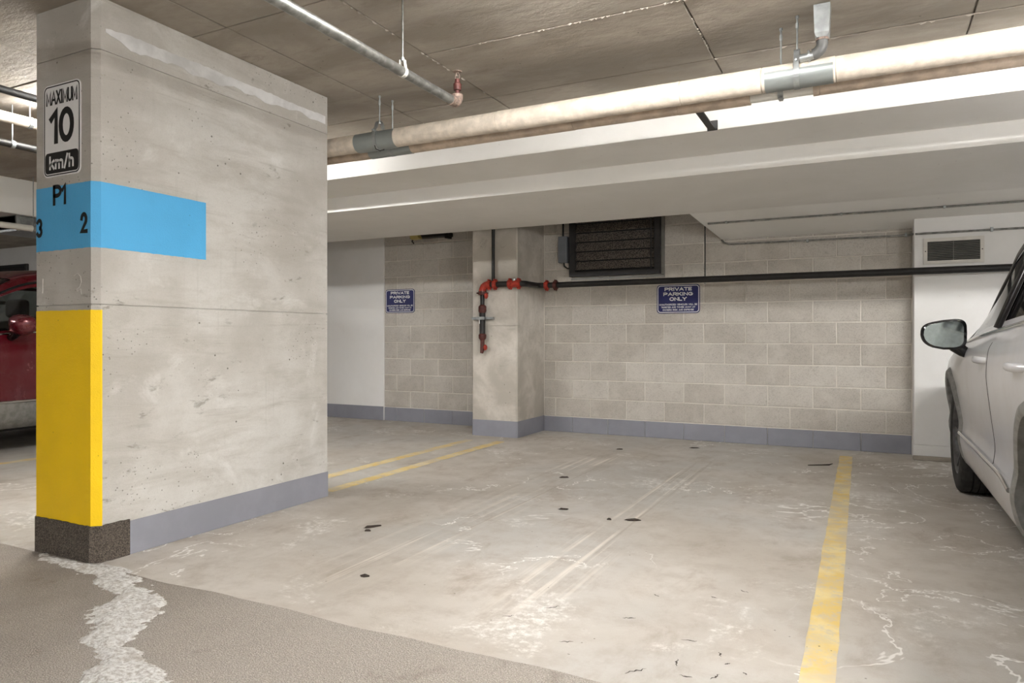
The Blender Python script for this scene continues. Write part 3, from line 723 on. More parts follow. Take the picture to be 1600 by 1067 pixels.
# sprinkler branch line
sp = thing('sprinkler_pipe', 'galvanised sprinkler pipe ending in an upright sprinkler head', 'pipe', (-1.93, 2.2, 2.22))
SPX, SPZ, SPY = -1.905, 2.25, 3.13
sub('pipe', tube([(SPX, -2.5, SPZ), (SPX, SPY - .03, SPZ)], .0235, 18), M['steelpipe'], sp); autosmooth(sp.children[-1])
el = [(SPX, SPY - .05, SPZ), (SPX, SPY - .02, SPZ)] + [tuple(p) for p in arc((SPX, SPY - .01, SPZ + .03), .03, -90, 0, 6, (0, 1, 0), (0, 0, 1))] + [(SPX, SPY + .02, SPZ + .045)]
sub('elbow', tube(el, .028, 16), M['rust'], sp); autosmooth(sp.children[-1])
hd = lathe([(.012, 0), (.012, .02), (.02, .022), (.021, .055), (.015, .06), (.013, .075), (.013, .08)], 'z', 16, (SPX, SPY + .02, SPZ + .045))
sub('reducer', hd, M['maroon'], sp); autosmooth(sp.children[-1])
for s in (-1, 1):
    sub('frame_arm', tube([(SPX + s * .011, SPY + .02, SPZ + .122), (SPX + s * .013, SPY + .02, SPZ + .14), (SPX + s * .003, SPY + .02, SPZ + .163)], .0028, 8), M['rust'], sp)
sub('deflector', lathe([(.004, .16), (.022, .163), (.023, .166), (.004, .168)], 'z', 18, (SPX, SPY + .02, SPZ)), M['rust'], sp)
rh = thing('pipe_hanger', 'white loop hanger on a long rod holding the sprinkler pipe', 'pipe hanger', (SPX, 2.66, SPZ - .03), 0, 'pipe hangers')
HY = 2.665
sub('rod', tube([(SPX, HY, SPZ + .055), (SPX, HY, ZC)], .0045, 10), M['steelpipe'], rh)
sub('nut', tube([(SPX, HY, SPZ + .05), (SPX, HY, SPZ + .065)], .009, 6), M['galv'], rh)
bm = bmesh.new(); pts = [(SPX + .0255 * math.cos(R(a)), SPZ + .0255 * math.sin(R(a))) for a in range(130, 411, 12)]
pts = [(SPX - .012, SPZ + .055)] + pts + [(SPX + .012, SPZ + .055)]
A = [bm.verts.new((a, HY - .01, b_)) for a, b_ in pts]; B = [bm.verts.new((a, HY + .01, b_)) for a, b_ in pts]
for i in range(len(pts) - 1): bm.faces.new((A[i], A[i + 1], B[i + 1], B[i]))
solid(bm, .0025); sub('loop', fin(bm), M['pvc'], rh)

# ------------------------------------------------------------------ fire main on the back wall
fm = thing('fire_main', 'black pipe along the back wall with red grooved couplings', 'pipe', (-1.2, 6.9, 1.5))
pz = 1.575; PR = .030
def F(name, pts, r, mat, seg=16): sub(name, tube(pts, r, seg), M[mat], fm); autosmooth(fm.children[-1])
yp = 6.405; yw = 6.78; xr = -3.10
# along the pilaster front, round its right side, along the wall
F('pipe', [(-3.50, yp, pz), (-3.14, yp, pz)], PR, 'black')
bend = [(-3.17, yp, pz)] + [tuple(p) for p in arc((-3.17, yp + .07, pz), .07, -90, 0, 8, (1, 0, 0), (0, 1, 0))] + [(xr, yw - .08, pz)] + [tuple(p) for p in arc((xr + .07, yw - .08, pz), .07, 180, 90, 8, (1, 0, 0), (0, 1, 0))]
F('bend', bend, PR, 'black')
F('pipe', [(xr + .07, yw - .01, pz), (6.4, yw - .01, pz + .02)], PR, 'black')
def coupling(c, ax, mat='red'):
    c = Vector(c); a = Vector(ax).normalized()
    F('coupling', [c - a * .022, c - a * .02, c + a * .02, c + a * .022], [PR + .004, PR + .013, PR + .013, PR + .004], mat, 18)
    up = Vector((0, 0, 1)) if abs(a.z) < .5 else Vector((1, 0, 0)); sd = a.cross(up).normalized()
    for s in (-1, 1):
        e = c + sd * 0 + up * s * (PR + .018); F('coupling_bolt', [e - sd * .028, e + sd * .028], .0085, mat, 8)
for c, ax in (((-3.42, yp, pz), (1, 0, 0)), ((-3.245, yp, pz), (1, 0, 0)), ((-3.15, yp + .002, pz), (1, 0, 0)), ((xr + .1, yw - .01, pz), (1, 0, 0))): coupling(c, ax)
coupling((xr + .2, yw - .01, pz), (1, 0, 0), 'maroon')
F('tee', [(-3.235, yp, pz), (-3.16, yp, pz)], PR + .007, 'red')
F('tee_outlet', [(-3.2, yp, pz), (-3.2, yp, pz + .05)], .024, 'galv')
er = [(-3.47, yp, pz), (-3.505, yp, pz)] + [tuple(p) for p in arc((-3.505, yp, pz - .065), .065, 90, 180, 8, (1, 0, 0), (0, 0, 1))] + [(-3.57, yp, pz - .09)]
F('elbow', er, PR + .008, 'red')
coupling((-3.49, yp, pz), (1, 0, 0)); coupling((-3.57, yp, pz - .085), (0, 0, 1), 'maroon')
F('riser', [(-3.442, yp, pz), (-3.442, yp, ZC)], .017, 'black')
F('drop_pipe', [(-3.57, yp, pz - .08), (-3.57, yp, 1.36)], .022, 'black')
F('union', [(-3.57, yp, 1.37), (-3.57, yp, 1.35), (-3.57, yp, 1.30), (-3.57, yp, 1.28)], [.022, .042, .042, .03], 'maroon', 12)
F('drop_pipe', [(-3.57, yp, 1.29), (-3.57, yp, 1.05)], .031, 'black')
F('union', [(-3.57, yp, 1.07), (-3.57, yp, 1.055), (-3.57, yp, 1.02), (-3.57, yp, 1.0)], [.03, .042, .04, .024], 'maroon', 12)
F('drain_cock', [(-3.57, yp, 1.01), (-3.57, yp, .9), (-3.575, yp - .01, .865)], [.022, .024, .016], 'maroon', 12)
sub('gauge_tag', box((-3.59, yp - .034, 1.17), (-3.584, yp - .032, 1.21)), M['signwhite'], fm)
def wheel(c):
    c = Vector(c); F('valve_stem', [(-3.57, yp, c.z), (c.x, yp, c.z)], .006, 'maroon', 8)
    sub('hand_wheel', lathe([(.006, -.012), (.024, -.010), (.032, 0), (.024, .010), (.006, .012)], 'x', 14, (c.x, yp - .01, c.z)), M['red'], fm)
wheel((-3.52, yp, 1.46)); wheel((-3.53, yp, .925))
sub('strut_channel', box((-3.70, yp - .005, 1.215), (-3.45, 6.449, 1.24), .002), M['galv'], fm)
sub('strut_clamp', box((-3.61, yp - .04, 1.212), (-3.53, yp - .03, 1.243), .001), M['galv'], fm)
# hanger of the wall pipe
F('hanger_rod', [(-1.365, yw - .01, pz), (-1.365, yw - .01, ZC)], .006, 'black', 8)
F('hanger_nut', [(-1.365, yw - .01, pz - .03), (-1.365, yw - .01, pz - .04)], .009, 'galv', 6)
F('wall_clip', [(1.05, yw - .01, pz + .01), (1.05, 6.88, pz + .01)], .008, 'black', 8)

# big louvre behind the beam
lv = thing('wall_louvre', 'large dark louvred damper with mesh high on the block wall', 'louvre', (-2.36, YW, 1.67))
lx0, lx1, lz0, lz1 = -2.86, -1.87, 1.68, 2.44; ly = YW - .008
sub('frame', box((lx0, ly - .07, lz0), (lx1, ly, lz0 + .05), .002), M['darkmetal'], lv)
sub('frame', box((lx0, ly - .07, lz1 - .05), (lx1, ly, lz1), .002), M['darkmetal'], lv)
sub('frame', box((lx0, ly - .07, lz0 + .05), (lx0 + .07, ly, lz1 - .05), .002), M['darkmetal'], lv)
sub('frame', box((lx1 - .06, ly - .07, lz0 + .05), (lx1, ly, lz1 - .05), .002), M['darkmetal'], lv)
sub('flange', box((lx1 + .001, ly - .02, lz0 - .01), (lx1 + .035, ly, lz1), .002), M['ventslat'], lv)
sub('flange', box((lx0, ly - .015, lz0 - .035), (lx1 + .035, ly, lz0 - .012), .002), M['ventslat'], lv)
sub('back_panel', box((lx0 + .07, ly - .006, lz0 + .05), (lx1 - .06, ly - .001, lz1 - .05)), M['blackpaint'], lv)
z = lz0 + .07
mesh_m = NB('louvre_mesh'); ck = mesh_m.voro(95, mesh_m.map(mesh_m.pos, (1, .01, 1)))
M['mesh'] = mesh_m.out(mesh_m.mix(mesh_m.rng(ck, .35, .5), srgb(30, 28, 28), srgb(112, 104, 96)), .6, .2)
while z < lz1 - .1:
    sub('blade', prism([(ly - .05, z), (ly - .012, z + .085), (ly - .016, z + .09), (ly - .055, z + .004)], lx0 + .07, lx1 - .06, 0), M['mesh'], lv)
    z += .1
sub('linkage_bar', box((lx1 - .1, ly - .068, lz0 + .06), (lx1 - .088, ly - .058, lz1 - .06)), M['darkmetal'], lv)
ab = thing('actuator_box', 'grey actuator box left of the dark louvre', 'electrical box', (-2.93, YW, 1.83))
sub('body', box((-2.985, YW - .09, 1.835), (-2.885, YW - .008, 2.12), .006), M['greybox'], ab)
sub('cable', tube([(-2.93, YW - .05, 1.836), (-2.925, YW - .05, 1.80), (-2.89, YW - .05, 1.775), (-2.862, YW - .05, 1.772)], .009, 8), M['black'], ab)
sub('conduit', tube([(-2.94, YW - .05, 2.12), (-2.94, YW - .05, ZC)], .011, 8), M['black'], ab)

# return-air grille on the white wall
vg = thing('air_grille', 'white framed air grille with dark slats on the white wall', 'vent', (.64, 6.88, 1.64))
gx0, gx1, gz0, gz1, gy = .43, .86, 1.645, 1.862, 6.88
ring_o = [(-(gx1 - gx0) / 2, -(gz1 - gz0) / 2), ((gx1 - gx0) / 2, -(gz1 - gz0) / 2), ((gx1 - gx0) / 2, (gz1 - gz0) / 2), (-(gx1 - gx0) / 2, (gz1 - gz0) / 2)]
ring_i = [(math.copysign(abs(a) - .028, a), math.copysign(abs(b_) - .028, b_)) for a, b_ in ring_o]
sub('frame', plate(ring_o, gy, gy - .012, (gx0 + gx1) / 2, (gz0 + gz1) / 2, ring_i), M['ventwhite'], vg)
sub('back_panel', box((gx0 + .027, gy - .002, gz0 + .027), (gx1 - .027, gy - .0005, gz1 - .027)), M['blackpaint'], vg)
for i in range(11):
    z = gz0 + .036 + i * .0145
    sub('slat', prism([(gy - .012, z), (gy - .003, z + .008), (gy - .004, z + .0095), (gy - .013, z + .0015)], gx0 + .03, gx1 - .03, 0), M['ventslat'], vg)
sub('mullion', box(((gx0 + gx1) / 2 - .002, gy - .0135, gz0 + .029), ((gx0 + gx1) / 2 + .002, gy - .003, gz1 - .029)), M['ventslat'], vg)
for s in (gx0 + .014, gx1 - .014): sub('screw', lathe([(.005, 0), (.004, -.002)], 'y', 10, (s, gy - .012, (gz0 + gz1) / 2)), M['darkmetal'], vg)

# conduits
cd = thing('conduit', 'thin conduit running along the wall above the air grille', 'conduit', (0, 6.86, 1.9), 0, 'thin conduits near the soffit')
sub('tube', tube([(-1.27, 7.09, 1.985), (-1.245, 7.085, 1.955), (-1.20, 7.08, 1.937), (.33, 7.08, 1.925), (.345, 6.95, 1.915), (.38, 6.862, 1.905), (6.4, 6.862, 1.90)], .009, 8), M['steelpipe'], cd); autosmooth(cd.children[-1])
for x in (-.5, .3, .9, 1.8): sub('clip', box((x, 6.85 if x > .35 else 7.07, 1.89 if x > .35 else 1.915), (x + .018, 6.879 if x > .35 else 7.11, 1.925 if x > .35 else 1.945), .001), M['galv'], cd)
cd2 = thing('conduit', 'thin conduit fixed under the sloping soffit', 'conduit', (0, 6.7, 2.0), 0, 'thin conduits near the soffit')
zs = lambda y: Z2 + (1.99 - Z2) * (y - Y3) / (YW - .012 - Y3)
sub('tube', tube([(-1.31, 6.62, zs(6.62) - .010), (6.3, 6.60, zs(6.60) - .012)], .0085, 8), M['steelpipe'], cd2)
for x in (-1.15, -.2, .55, 1.2): sub('clip', box((x, 6.59, zs(6.6) - .024), (x + .016, 6.64, zs(6.6) - .004), .001), M['galv'], cd2)
# flood lamp on a bracket above the left block wall
el_ = thing('emergency_lamp', 'black bracket with yellow lamp head under the beam', 'lamp', (-4.6, YW - .1, 2.2))
sub('bracket', box((-4.9, YW - .12, 2.215), (-4.36, YW - .01, 2.26), .003), M['black'], el_)
sub('lamp_head', prism([(-4.86, 2.26), (-4.75, 2.26), (-4.72, 2.20), (-4.83, 2.19)], YW - .2, YW - .12, 1), M['yellowplastic'], el_)
sub('upright', box((-4.41, YW - .12, 2.19), (-4.37, YW - .02, 2.4), .003), M['black'], el_)
sub('cable', tube([(-4.83, YW - .13, 2.22), (-4.86, YW - .13, 2.18), (-4.84, YW - .12, 2.15)], .008, 6), M['black'], el_)

# ------------------------------------------------------------------ overhead services on the far left
def run(name, x, z, r, mat, label, cat, y0=.5, y1=7.0, dx=0):
    t = thing(name, label, cat, (x, (y0 + y1) / 2, z - r), 0)
    sub('tube', tube([(x, y0, z), (x, y1, z)], r, 14), M[mat], t); autosmooth(t.children[-1])
    for y in (y0 + .8, (y0 + y1) / 2, y1 - .8):
        sub('hanger_rod', tube([(x, y, z + r), (x, y, ZC)], .004, 6), M['galv'], t)
        sub('clip', tube([(x, y - .012, z), (x, y + .012, z)], r + .004, 14), M['galv'], t)
run('overhead_pipe', -4.42, 2.45, .022, 'black', 'black pipe close under the ceiling left of the pillar', 'pipe', 1.2, 4.2)
run('overhead_pipe', -4.9, 2.435, .035, 'jacket', 'pale insulated pipe left of the pillar', 'pipe', 1.2, 4.2)
run('overhead_pipe', -5.1, 2.32, .024, 'black', 'lower black pipe left of the pillar', 'pipe', 1.2, 4.2)
run('overhead_pipe', -7.2, 2.08, .03, 'pvc', 'white pipe below the beam above the red car', 'pipe', 1.0)
du = thing('air_duct', 'galvanised air duct under the beam above the red car', 'duct', (-7.8, 5, 2.1))
sub('body', box((-8.05, 4.0, 2.1), (-7.5, 7.0, 2.236), .004), M['galv'], du)
for y in (4.0, 5.0, 6.0): sub('flange', box((-8.07, y, 2.08), (-7.48, y + .03, 2.238), .002), M['galv'], du)
run('overhead_pipe', -13.2, 1.62, .03, 'black', 'dark pipe far behind the red car', 'pipe', 2)
fv = thing('wall_louvre', 'small dark louvre on the far white wall behind the red car', 'louvre', (-13.4, YW, 1.6))
sub('frame', box((-13.9, YW - .06, 1.9), (-12.9, YW - .021, 2.3), .01), M['darkmetal'], fv)
for i in range(6): sub('slat', box((-13.85, YW - .075, 1.93 + i * .06), (-12.95, YW - .06, 1.965 + i * .06), .004), M['blackpaint'], fv)

# ------------------------------------------------------------------ cars
def carpaint(name, rgb, dust, rough=.32, metal=.55, amt=.35):
    n = NB(name); o = n.obj()
    d = n.math('MULTIPLY', n.rng(n.noise(3.5, 7, .7, n.map(o, (1, .8, .6))), .42, .72), amt)
    spk = n.rng(n.noise(130, 3, .6, o), .62, .72, 0, amt * .6)
    x, y, z = n.xyz(o)
    low = n.math('MULTIPLY', n.rng(z, .75, .3), amt * .9)
    f = n.math('MAXIMUM', n.math('MAXIMUM', d, spk), n.math('MULTIPLY', low, n.rng(n.noise(9, 5, .7, o), .35, .6)))
    c = n.mix(f, srgb(*rgb), srgb(*dust))
    n.b.inputs['Coat Weight'].default_value = .5; n.b.inputs['Coat Roughness'].default_value = .08
    return n.out(c, n.math('ADD', n.math('MULTIPLY', f, .35), rough), metal)
M['silver'] = carpaint('silver_car_paint', (210, 210, 214), (208, 205, 200), .32, .2, .35)
M['redcar'] = carpaint('red_car_paint', (98, 10, 26), (128, 92, 96), .2, .35, .3)
M['plastic'] = plain('grey_cladding', (140, 139, 136), .6, 0, .15, 20)
M['blackgloss'] = plain('black_gloss', (18, 18, 20), .15, 0, .05)
M['tyre'] = plain('tyre_rubber', (46, 45, 44), .8, 0, .25, 25, bump=.3)
M['rim'] = plain('dark_alloy', (104, 104, 106), .4, .7, .2, 12)
M['chrome'] = plain('chrome', (220, 220, 220), .12, 1, .03)
M['mirrorglass'] = plain('mirror_glass', (176, 188, 188), .06, .9, .06, 60)
M['lampglass'] = plain('lamp_lens', (200, 204, 206), .1, .2, .05); M['redlens'] = plain('red_lens', (140, 14, 18), .12, 0, .05)
M['interior'] = plain('dark_interior', (40, 39, 40), .8, 0, .1)
gl = NB('tinted_glass'); gl.n.remove(gl.b)
tr = gl.n.new('ShaderNodeBsdfTransparent'); tr.inputs[0].default_value = (.42, .46, .45, 1)
gs = gl.n.new('ShaderNodeBsdfGlossy'); gs.inputs['Roughness'].default_value = .04
fr = gl.n.new('ShaderNodeFresnel'); fr.inputs[0].default_value = 1.6
mx = gl.n.new('ShaderNodeMixShader'); gl.link(fr.outputs[0], mx.inputs[0]); gl.link(tr.outputs[0], mx.inputs[1]); gl.link(gs.outputs[0], mx.inputs[2])
gl.link(mx.outputs[0], gl.n['Material Output'].inputs[0]); M['glass'] = gl.m

LT = dict(
 zb=([-2.33, -2.2, -1.6, -.9, 0, .75, 1.15, 1.6, 2.0, 2.2, 2.33], [.93, 1.04, 1.10, 1.07, 1.035, 1.0, .985, .94, .87, .79, .64]),
 zr=([-2.33, -2.25, -2.05, -1.75, -1.4, -.6, .1, .4, .8, 1.18, 1.35, 1.7, 2.05, 2.22, 2.33], [.96, 1.10, 1.36, 1.55, 1.61, 1.65, 1.635, 1.57, 1.34, 1.08, 1.035, .985, .905, .82, .66]),
 wb=([-2.33, -2.2, -1.9, -1.2, 0, 1.3, 1.8, 2.1, 2.25, 2.33], [.72, .83, .90, .925, .92, .92, .90, .82, .70, .55]),
 wt=([-2.33, -2.0, -1.2, 0, .5, 1.0, 1.3, 1.8, 2.1, 2.33], [.56, .59, .63, .655, .655, .70, .75, .76, .67, .45]))
def _ip(k, l):
    xs_, ys_ = LT[k]; h = .07
    return sum(np.interp(np.clip(l + d * h, -2.33, 2.33), xs_, ys_) * wt_ for d, wt_ in ((-1, .2), (-.5, .2), (0, .2), (.5, .2), (1, .2)))
def section(l):
    zb, zr, wb_, wt_ = (_ip(k, l) for k in ('zb', 'zr', 'wb', 'wt')); g = zr - zb; s = zb - .42
    return np.array([(0, .2), (.78 * wb_, .2), (.93 * wb_, .26), (.972 * wb_, .40), (.962 * wb_, .42 + .16 * s), (.982 * wb_, .42 + .42 * s), (1.0 * wb_, .42 + .68 * s), (.99 * wb_, .42 + .88 * s), (.948 * wb_, zb),
                     (wt_ + .035, zb + .82 * g), (wt_ * .93, zb + .945 * g), (wt_ * .6, zb + .985 * g), (0, zr)])
_sec = {}
def S(l, q, off=0):
    """q in [-12, 12]: +left, -right, 0 = roof centre; returns local point (x, y, z)"""
    k = round(float(l), 4)
    if k not in _sec: _sec[k] = section(l)
    A = _sec[k]; r = 12 - abs(q); i = min(int(r), 11); t = r - i
    p0, p1_, p2_, p3 = A[max(i - 1, 0)], A[i], A[i + 1], A[min(i + 2, 12)]
    m1, m2 = (p2_ - p0) * .35, (p3 - p1_) * .35
    if i in (8,) : m1, m2 = (p2_ - p1_) * 1.0, (p2_ - p1_) * 1.0
    if i == 7: m2 = (p2_ - p1_) * .9
    if i == 9: m1 = (p2_ - p1_) * 1.0
    t2, t3 = t * t, t * t * t
    w_, z_ = (2 * t3 - 3 * t2 + 1) * p1_ + (t3 - 2 * t2 + t) * m1 + (-2 * t3 + 3 * t2) * p2_ + (t3 - t2) * m2
    P = Vector((-w_ if q >= 0 else w_, l, z_))
    if off:
        e = .02
        a = S(min(l + e, 2.33), q) - S(max(l - e, -2.33), q); b_ = S(l, max(-12, min(12, q + e))) - S(l, max(-12, min(12, q - e)))
        nn = a.cross(b_)
        if nn.length > 1e-9:
            nn.normalize(); c = Vector((0, l, .8))
            if nn.dot(P - c) < 0: nn = -nn
            P = P + nn * off
    return P
AX_F, AX_R, ARCH, WR = 1.38, -1.28, .415, .362
def arch_fix(bm, lower=7.2):
    """cut the wheel arches out of the side surface"""
    kill = []
    for f in bm.faces:
        c = f.calc_center_median()
        for ax in (AX_F, AX_R):
            if abs(c.x) > .55 and (c.y - ax) ** 2 + (c.z - WR) ** 2 < ARCH ** 2: kill.append(f); break
    bmesh.ops.delete(bm, geom=kill, context='FACES')
    for v in bm.verts:
        for ax in (AX_F, AX_R):
            d = Vector((v.co.y - ax, v.co.z - WR))
            if abs(v.co.x) > .55 and 1e-4 < d.length < ARCH * 1.0:
                d *= ARCH / d.length; v.co.y = ax + d.x; v.co.z = WR + d.y
def grid(ls, qs, off=0, cut=None, arch=False, thick=0):
    bm = bmesh.new(); V = [[bm.verts.new(S(l, q, off)) for q in qs] for l in ls]
    for i in range(len(ls) - 1):
        for j in range(len(qs) - 1):
            if cut and cut((ls[i] + ls[i + 1]) / 2, (qs[j] + qs[j + 1]) / 2): continue
            bm.faces.new((V[i][j], V[i + 1][j], V[i + 1][j + 1], V[i][j + 1]))
    if arch: arch_fix(bm)
    bmesh.ops.delete(bm, geom=[v for v in bm.verts if not v.link_faces], context='VERTS')
    bmesh.ops.remove_doubles(bm, verts=bm.verts, dist=1e-5)
    bmesh.ops.recalc_face_normals(bm, faces=bm.faces)
    if thick: solid(bm, thick)
    return fin(bm)
def merge(a, *extra, step):
    s = list(np.arange(a[0], a[1] + 1e-6, step)) + list(extra); s = sorted(s); out = [s[0]]
    for x_ in s[1:]:
        if x_ - out[-1] > 1e-4: out.append(x_)
    return out
WIN = [(-.20, 1.0), (-1.22, -.27), (-1.72, -1.30)]        # side glass, along the car
WQ = (3.10, 3.88)                                          # its limits across the section
DOORS = [(-.27, 1.05), (-1.2, -.285)]
def w_at(l, z):
    best = None
    for r in np.arange(1.5, 9, .04):
        p = S(l, 12 - r); d = abs(p.z - z)
        if best is None or d < best[0]: best = (d, -p.x)
    return best[1]
_car_mesh = {}
def make_car(name, label, loc, rz, pm, size=1.0, mup=0):
    car = thing(name, label, 'car', loc, rz, 'parked cars'); car.scale = (size,) * 3
    def P(nm, me, mat, par=None, sm=50):
        o = obj(nm, me, mat, par or car); 
        return autosmooth(o, sm) if sm else o
    L = merge((-2.33, 2.33), *[e for a in WIN for e in a], .46, 1.16, -1.84, -2.2, 2.33, step=.045)
    Q = merge((-12, 12), *[s * k for s in (1, -1) for k in (*WQ, 2.25, 1.9)], step=.25)
    def cut(l, q):
        a = abs(q)
        if WQ[0] < a < WQ[1] and any(x0 < l < x1 for x0, x1 in WIN): return True
        return (a < 2.25 and .46 < l < 1.16) or (a < 1.9 and -2.2 < l < -1.84)
    me = grid(L, Q, 0, cut, True)
    bm = bmesh.new(); bm.from_mesh(me)
    # close nose and tail
    for yy in (-2.33, 2.33):
        es = [e for e in bm.edges if e.is_boundary and all(abs(v.co.y - yy) < 1e-3 for v in e.verts)]
        if es:
            try: bmesh.ops.contextual_create(bm, geom=es)
            except Exception: pass
    bm.to_mesh(me); bm.free()
    me.materials.clear(); me.materials.append(M[pm]); me.materials.append(M['interior'])
    body = obj('body', me, None, car); autosmooth(body, 60)
    for p in me.polygons:
        c = p.center
        for x0, x1 in DOORS:
            if x0 - .004 < c.y < x1 + .004 and abs(c.x) > .6 and .42 < c.z < 1.0: p.material_index = 1
    for s in (1, -1):
        for x0, x1 in DOORS:
            q0, q1 = 4.02, 8.9
            qs = [s * k for k in np.linspace(q0, q1, 26)]
            d = P('door', grid(list(np.linspace(x0 + .0025, x1 - .0025, 24)), qs, .003, None, True, 0), M[pm])
            hl = x0 + .14
            hw = w_at(hl, .92) + .018
            bm = bmesh.new(); ps = [(-s * (hw - .03), hl + .11, .918), (-s * hw, hl + .085, .92), (-s * (hw + .012), hl + .02, .922), (-s * (hw + .01), hl - .06, .921), (-s * (hw - .012), hl - .1, .92), (-s * (hw - .035), hl - .11, .919)]
            tube_bm(bm, ps, [.010, .015, .017, .017, .016, .010], 10); h = P('door_handle', fin(bm), M[pm], d)
            P('handle_recess', lathe([(.002, .0), (.055, -.001), (.058, .004), (.002, .006)], 'x', 20, (-s * (hw - .021), hl, .905)), M['blackgloss'], d)
        for x0, x1 in WIN:
            qs = [s * k for k in np.linspace(WQ[0], WQ[1], 8)]
            P('side_window', grid(list(np.linspace(x0, x1, 16)), qs, -.004), M['glass'])
        # belt moulding, window frames
        bm = bmesh.new(); tube_bm(bm, [S(l, s * 3.96, .003) for l in np.linspace(-1.75, 1.02, 40)], .009, 8); P('belt_moulding', fin(bm), M['chrome'])
        bm = bmesh.new(); tube_bm(bm, [S(l, s * 3.02, .002) for l in np.linspace(-1.75, 1.08, 40)], .012, 8); P('window_frame', fin(bm), M['blackgloss'])
        for xx in (-.235, -1.26):
            bm = bmesh.new(); tube_bm(bm, [S(xx, s * k, .0) for k in np.linspace(3.02, 3.95, 8)], .028, 8); P('window_post', fin(bm), M['blackgloss'])
        # sill cladding with bright strip
        P('sill_cladding', grid(list(np.linspace(-.9, 1.0, 40)), [s * k for k in np.linspace(8.55, 10.6, 10)], .012, None, True), M[pm if pm == 'silver' else 'plastic'])
        bm = bmesh.new(); tube_bm(bm, [S(l, s * (8.62 + (.25 * max(0, (-.45 - l) / .4) ** 2)), .016) for l in np.linspace(-.8, .93, 30)], .011, 8); P('sill_strip', fin(bm), M['chrome'])
        # wheel arch cladding
        for ax in (AX_F, AX_R):
            bm = bmesh.new(); rows = []
            for a in np.linspace(-14, 194, 49):
                ca, sa = math.cos(R(a)), math.sin(R(a)); ring = []
                for rr, o_ in ((ARCH - .012, -.10), (ARCH - .012, .012), (ARCH + .004, .022), (ARCH + .03, .02), (ARCH + .055, -.004)):
                    l_, z_ = ax + rr * ca, WR + rr * sa
                    w_ = w_at(ax + (ARCH + .03) * ca, max(.24, WR + (ARCH + .03) * sa))
                    ring.append(bm.verts.new((-s * (w_ + o_), l_, z_)))
                rows.append(ring)
            for A_, B_ in zip(rows, rows[1:]):
                for k in range(4): bm.faces.new((A_[k], A_[k + 1], B_[k + 1], B_[k]))
            P('wheel_arch', fin(bm), M['plastic'])
            bm = bmesh.new(); rows = []
            for a in np.linspace(-25, 205, 25):
                rows.append([bm.verts.new((-s * xx, ax + (ARCH - .01) * math.cos(R(a)), WR + (ARCH - .01) * math.sin(R(a)))) for xx in (.86, .55)])
            for A_, B_ in zip(rows, rows[1:]): bm.faces.new((A_[0], A_[1], B_[1], B_[0]))
            bm.faces.new([r_[1] for r_ in rows]); P('wheel_well', fin(bm), M['interior'])
            # wheel
            wo = .888; ww = .225
            wh = bpy.data.objects.new('wheel', None); link(wh, car); wh.location = (-s * (wo - ww / 2), ax, WR); wh.empty_display_size = .05
            key = 'tyre%d' % s
            if key not in _car_mesh:
                bm = bmesh.new(); n = 72; h_ = ww / 2
                prof = [(.235, -h_ * .86), (.262, -h_ * .98), (.31, -h_), (.342, -h_ * .93), (.357, -h_ * .8)]
                tread = [(.361, -.74), (.361, -.38), (.352, -.36), (.352, -.32), (.362, -.30), (.362, -.03), (.352, -.02), (.352, .02), (.362, .03), (.362, .30), (.352, .32), (.352, .36), (.361, .38), (.361, .74)]
                prof = prof + [(a, b_ * h_) for a, b_ in tread] + [(r_, -t_) for r_, t_ in prof[::-1]]
                rings = []
                for k in range(n):
                    a = 2 * math.pi * k / n; ring = []
                    for r_, t_ in prof:
                        rr = r_ - (.007 if (k % 3 == 0 and r_ > .355 and abs(t_) > h_ * .3) else 0)
                        aa = a + abs(t_) * .35
                        ring.append(bm.verts.new((t_, rr * math.cos(aa), rr * math.sin(aa))))
                    rings.append(ring)
                for k in range(n):
                    A_, B_ = rings[k], rings[(k + 1) % n]
                    for j in range(len(prof) - 1): bm.faces.new((A_[j], A_[j + 1], B_[j + 1], B_[j]))
                _car_mesh[key] = fin(bm)
                # rim: barrel, hub, ten paired spokes facing outwards (-s)
                bm = bmesh.new(); e = -s * (h_ * .92)
                _car_mesh['barrel%d' % s] = lathe([(.243, e), (.236, e * .97), (.225, e * .8), (.2, e * .1), (.12, 0), (.0, 0)], 'x', 40, caps=False)
                for k in range(10):
                    a = 2 * math.pi * (k // 2) / 5 + (.16 if k % 2 else -.16)
                    d1 = Vector((0, math.cos(a), math.sin(a))); d0 = Vector((0, math.cos(a * 1), math.sin(a))); t1 = Vector((0, -math.sin(a), math.cos(a)))
                    vs = []
                    for rr, wd, ex, th in ((.05, .016, e * .62, .03), (.14, .014, e * .78, .026), (.235, .017, e * .9, .022)):
                        c = d1 * rr; vs.append([bm.verts.new(c + t1 * a_ + Vector((ex - math.copysign(b_, e), 0, 0))) for a_, b_ in ((-wd, th), (-wd * .7, 0), (wd * .7, 0), (wd, th))])
                    for A_, B_ in zip(vs, vs[1:]):
                        for j in range(4): bm.faces.new((A_[j], A_[(j + 1) % 4], B_[(j + 1) % 4], B_[j]))
                _car_mesh['spokes%d' % s] = fin(bm)
                _car_mesh['hub%d' % s] = lathe([(.07, e * .4), (.066, e * .62), (.035, e * .72), (.001, e * .73)], 'x', 24)
            for nm, mt in (('tyre', 'tyre'), ('barrel', 'rim'), ('spokes', 'rim'), ('hub', 'rim')):
                k = '%s%d' % (nm, s); first = not _car_mesh[k].materials
                o = obj(nm if nm != 'barrel' else 'rim', _car_mesh[k], M[mt], wh)
                if first: autosmooth(o, 35)
        # mirror
        ml = .57; mz = 1.045 + mup; mw = w_at(ml, 1.0)
        mr = bpy.data.objects.new('wing_mirror', None); link(mr, car); mr.location = (-s * (mw + .145), ml, mz)
        bm = bmesh.new(); n1, n2 = 28, 10; rings = []
        out = []
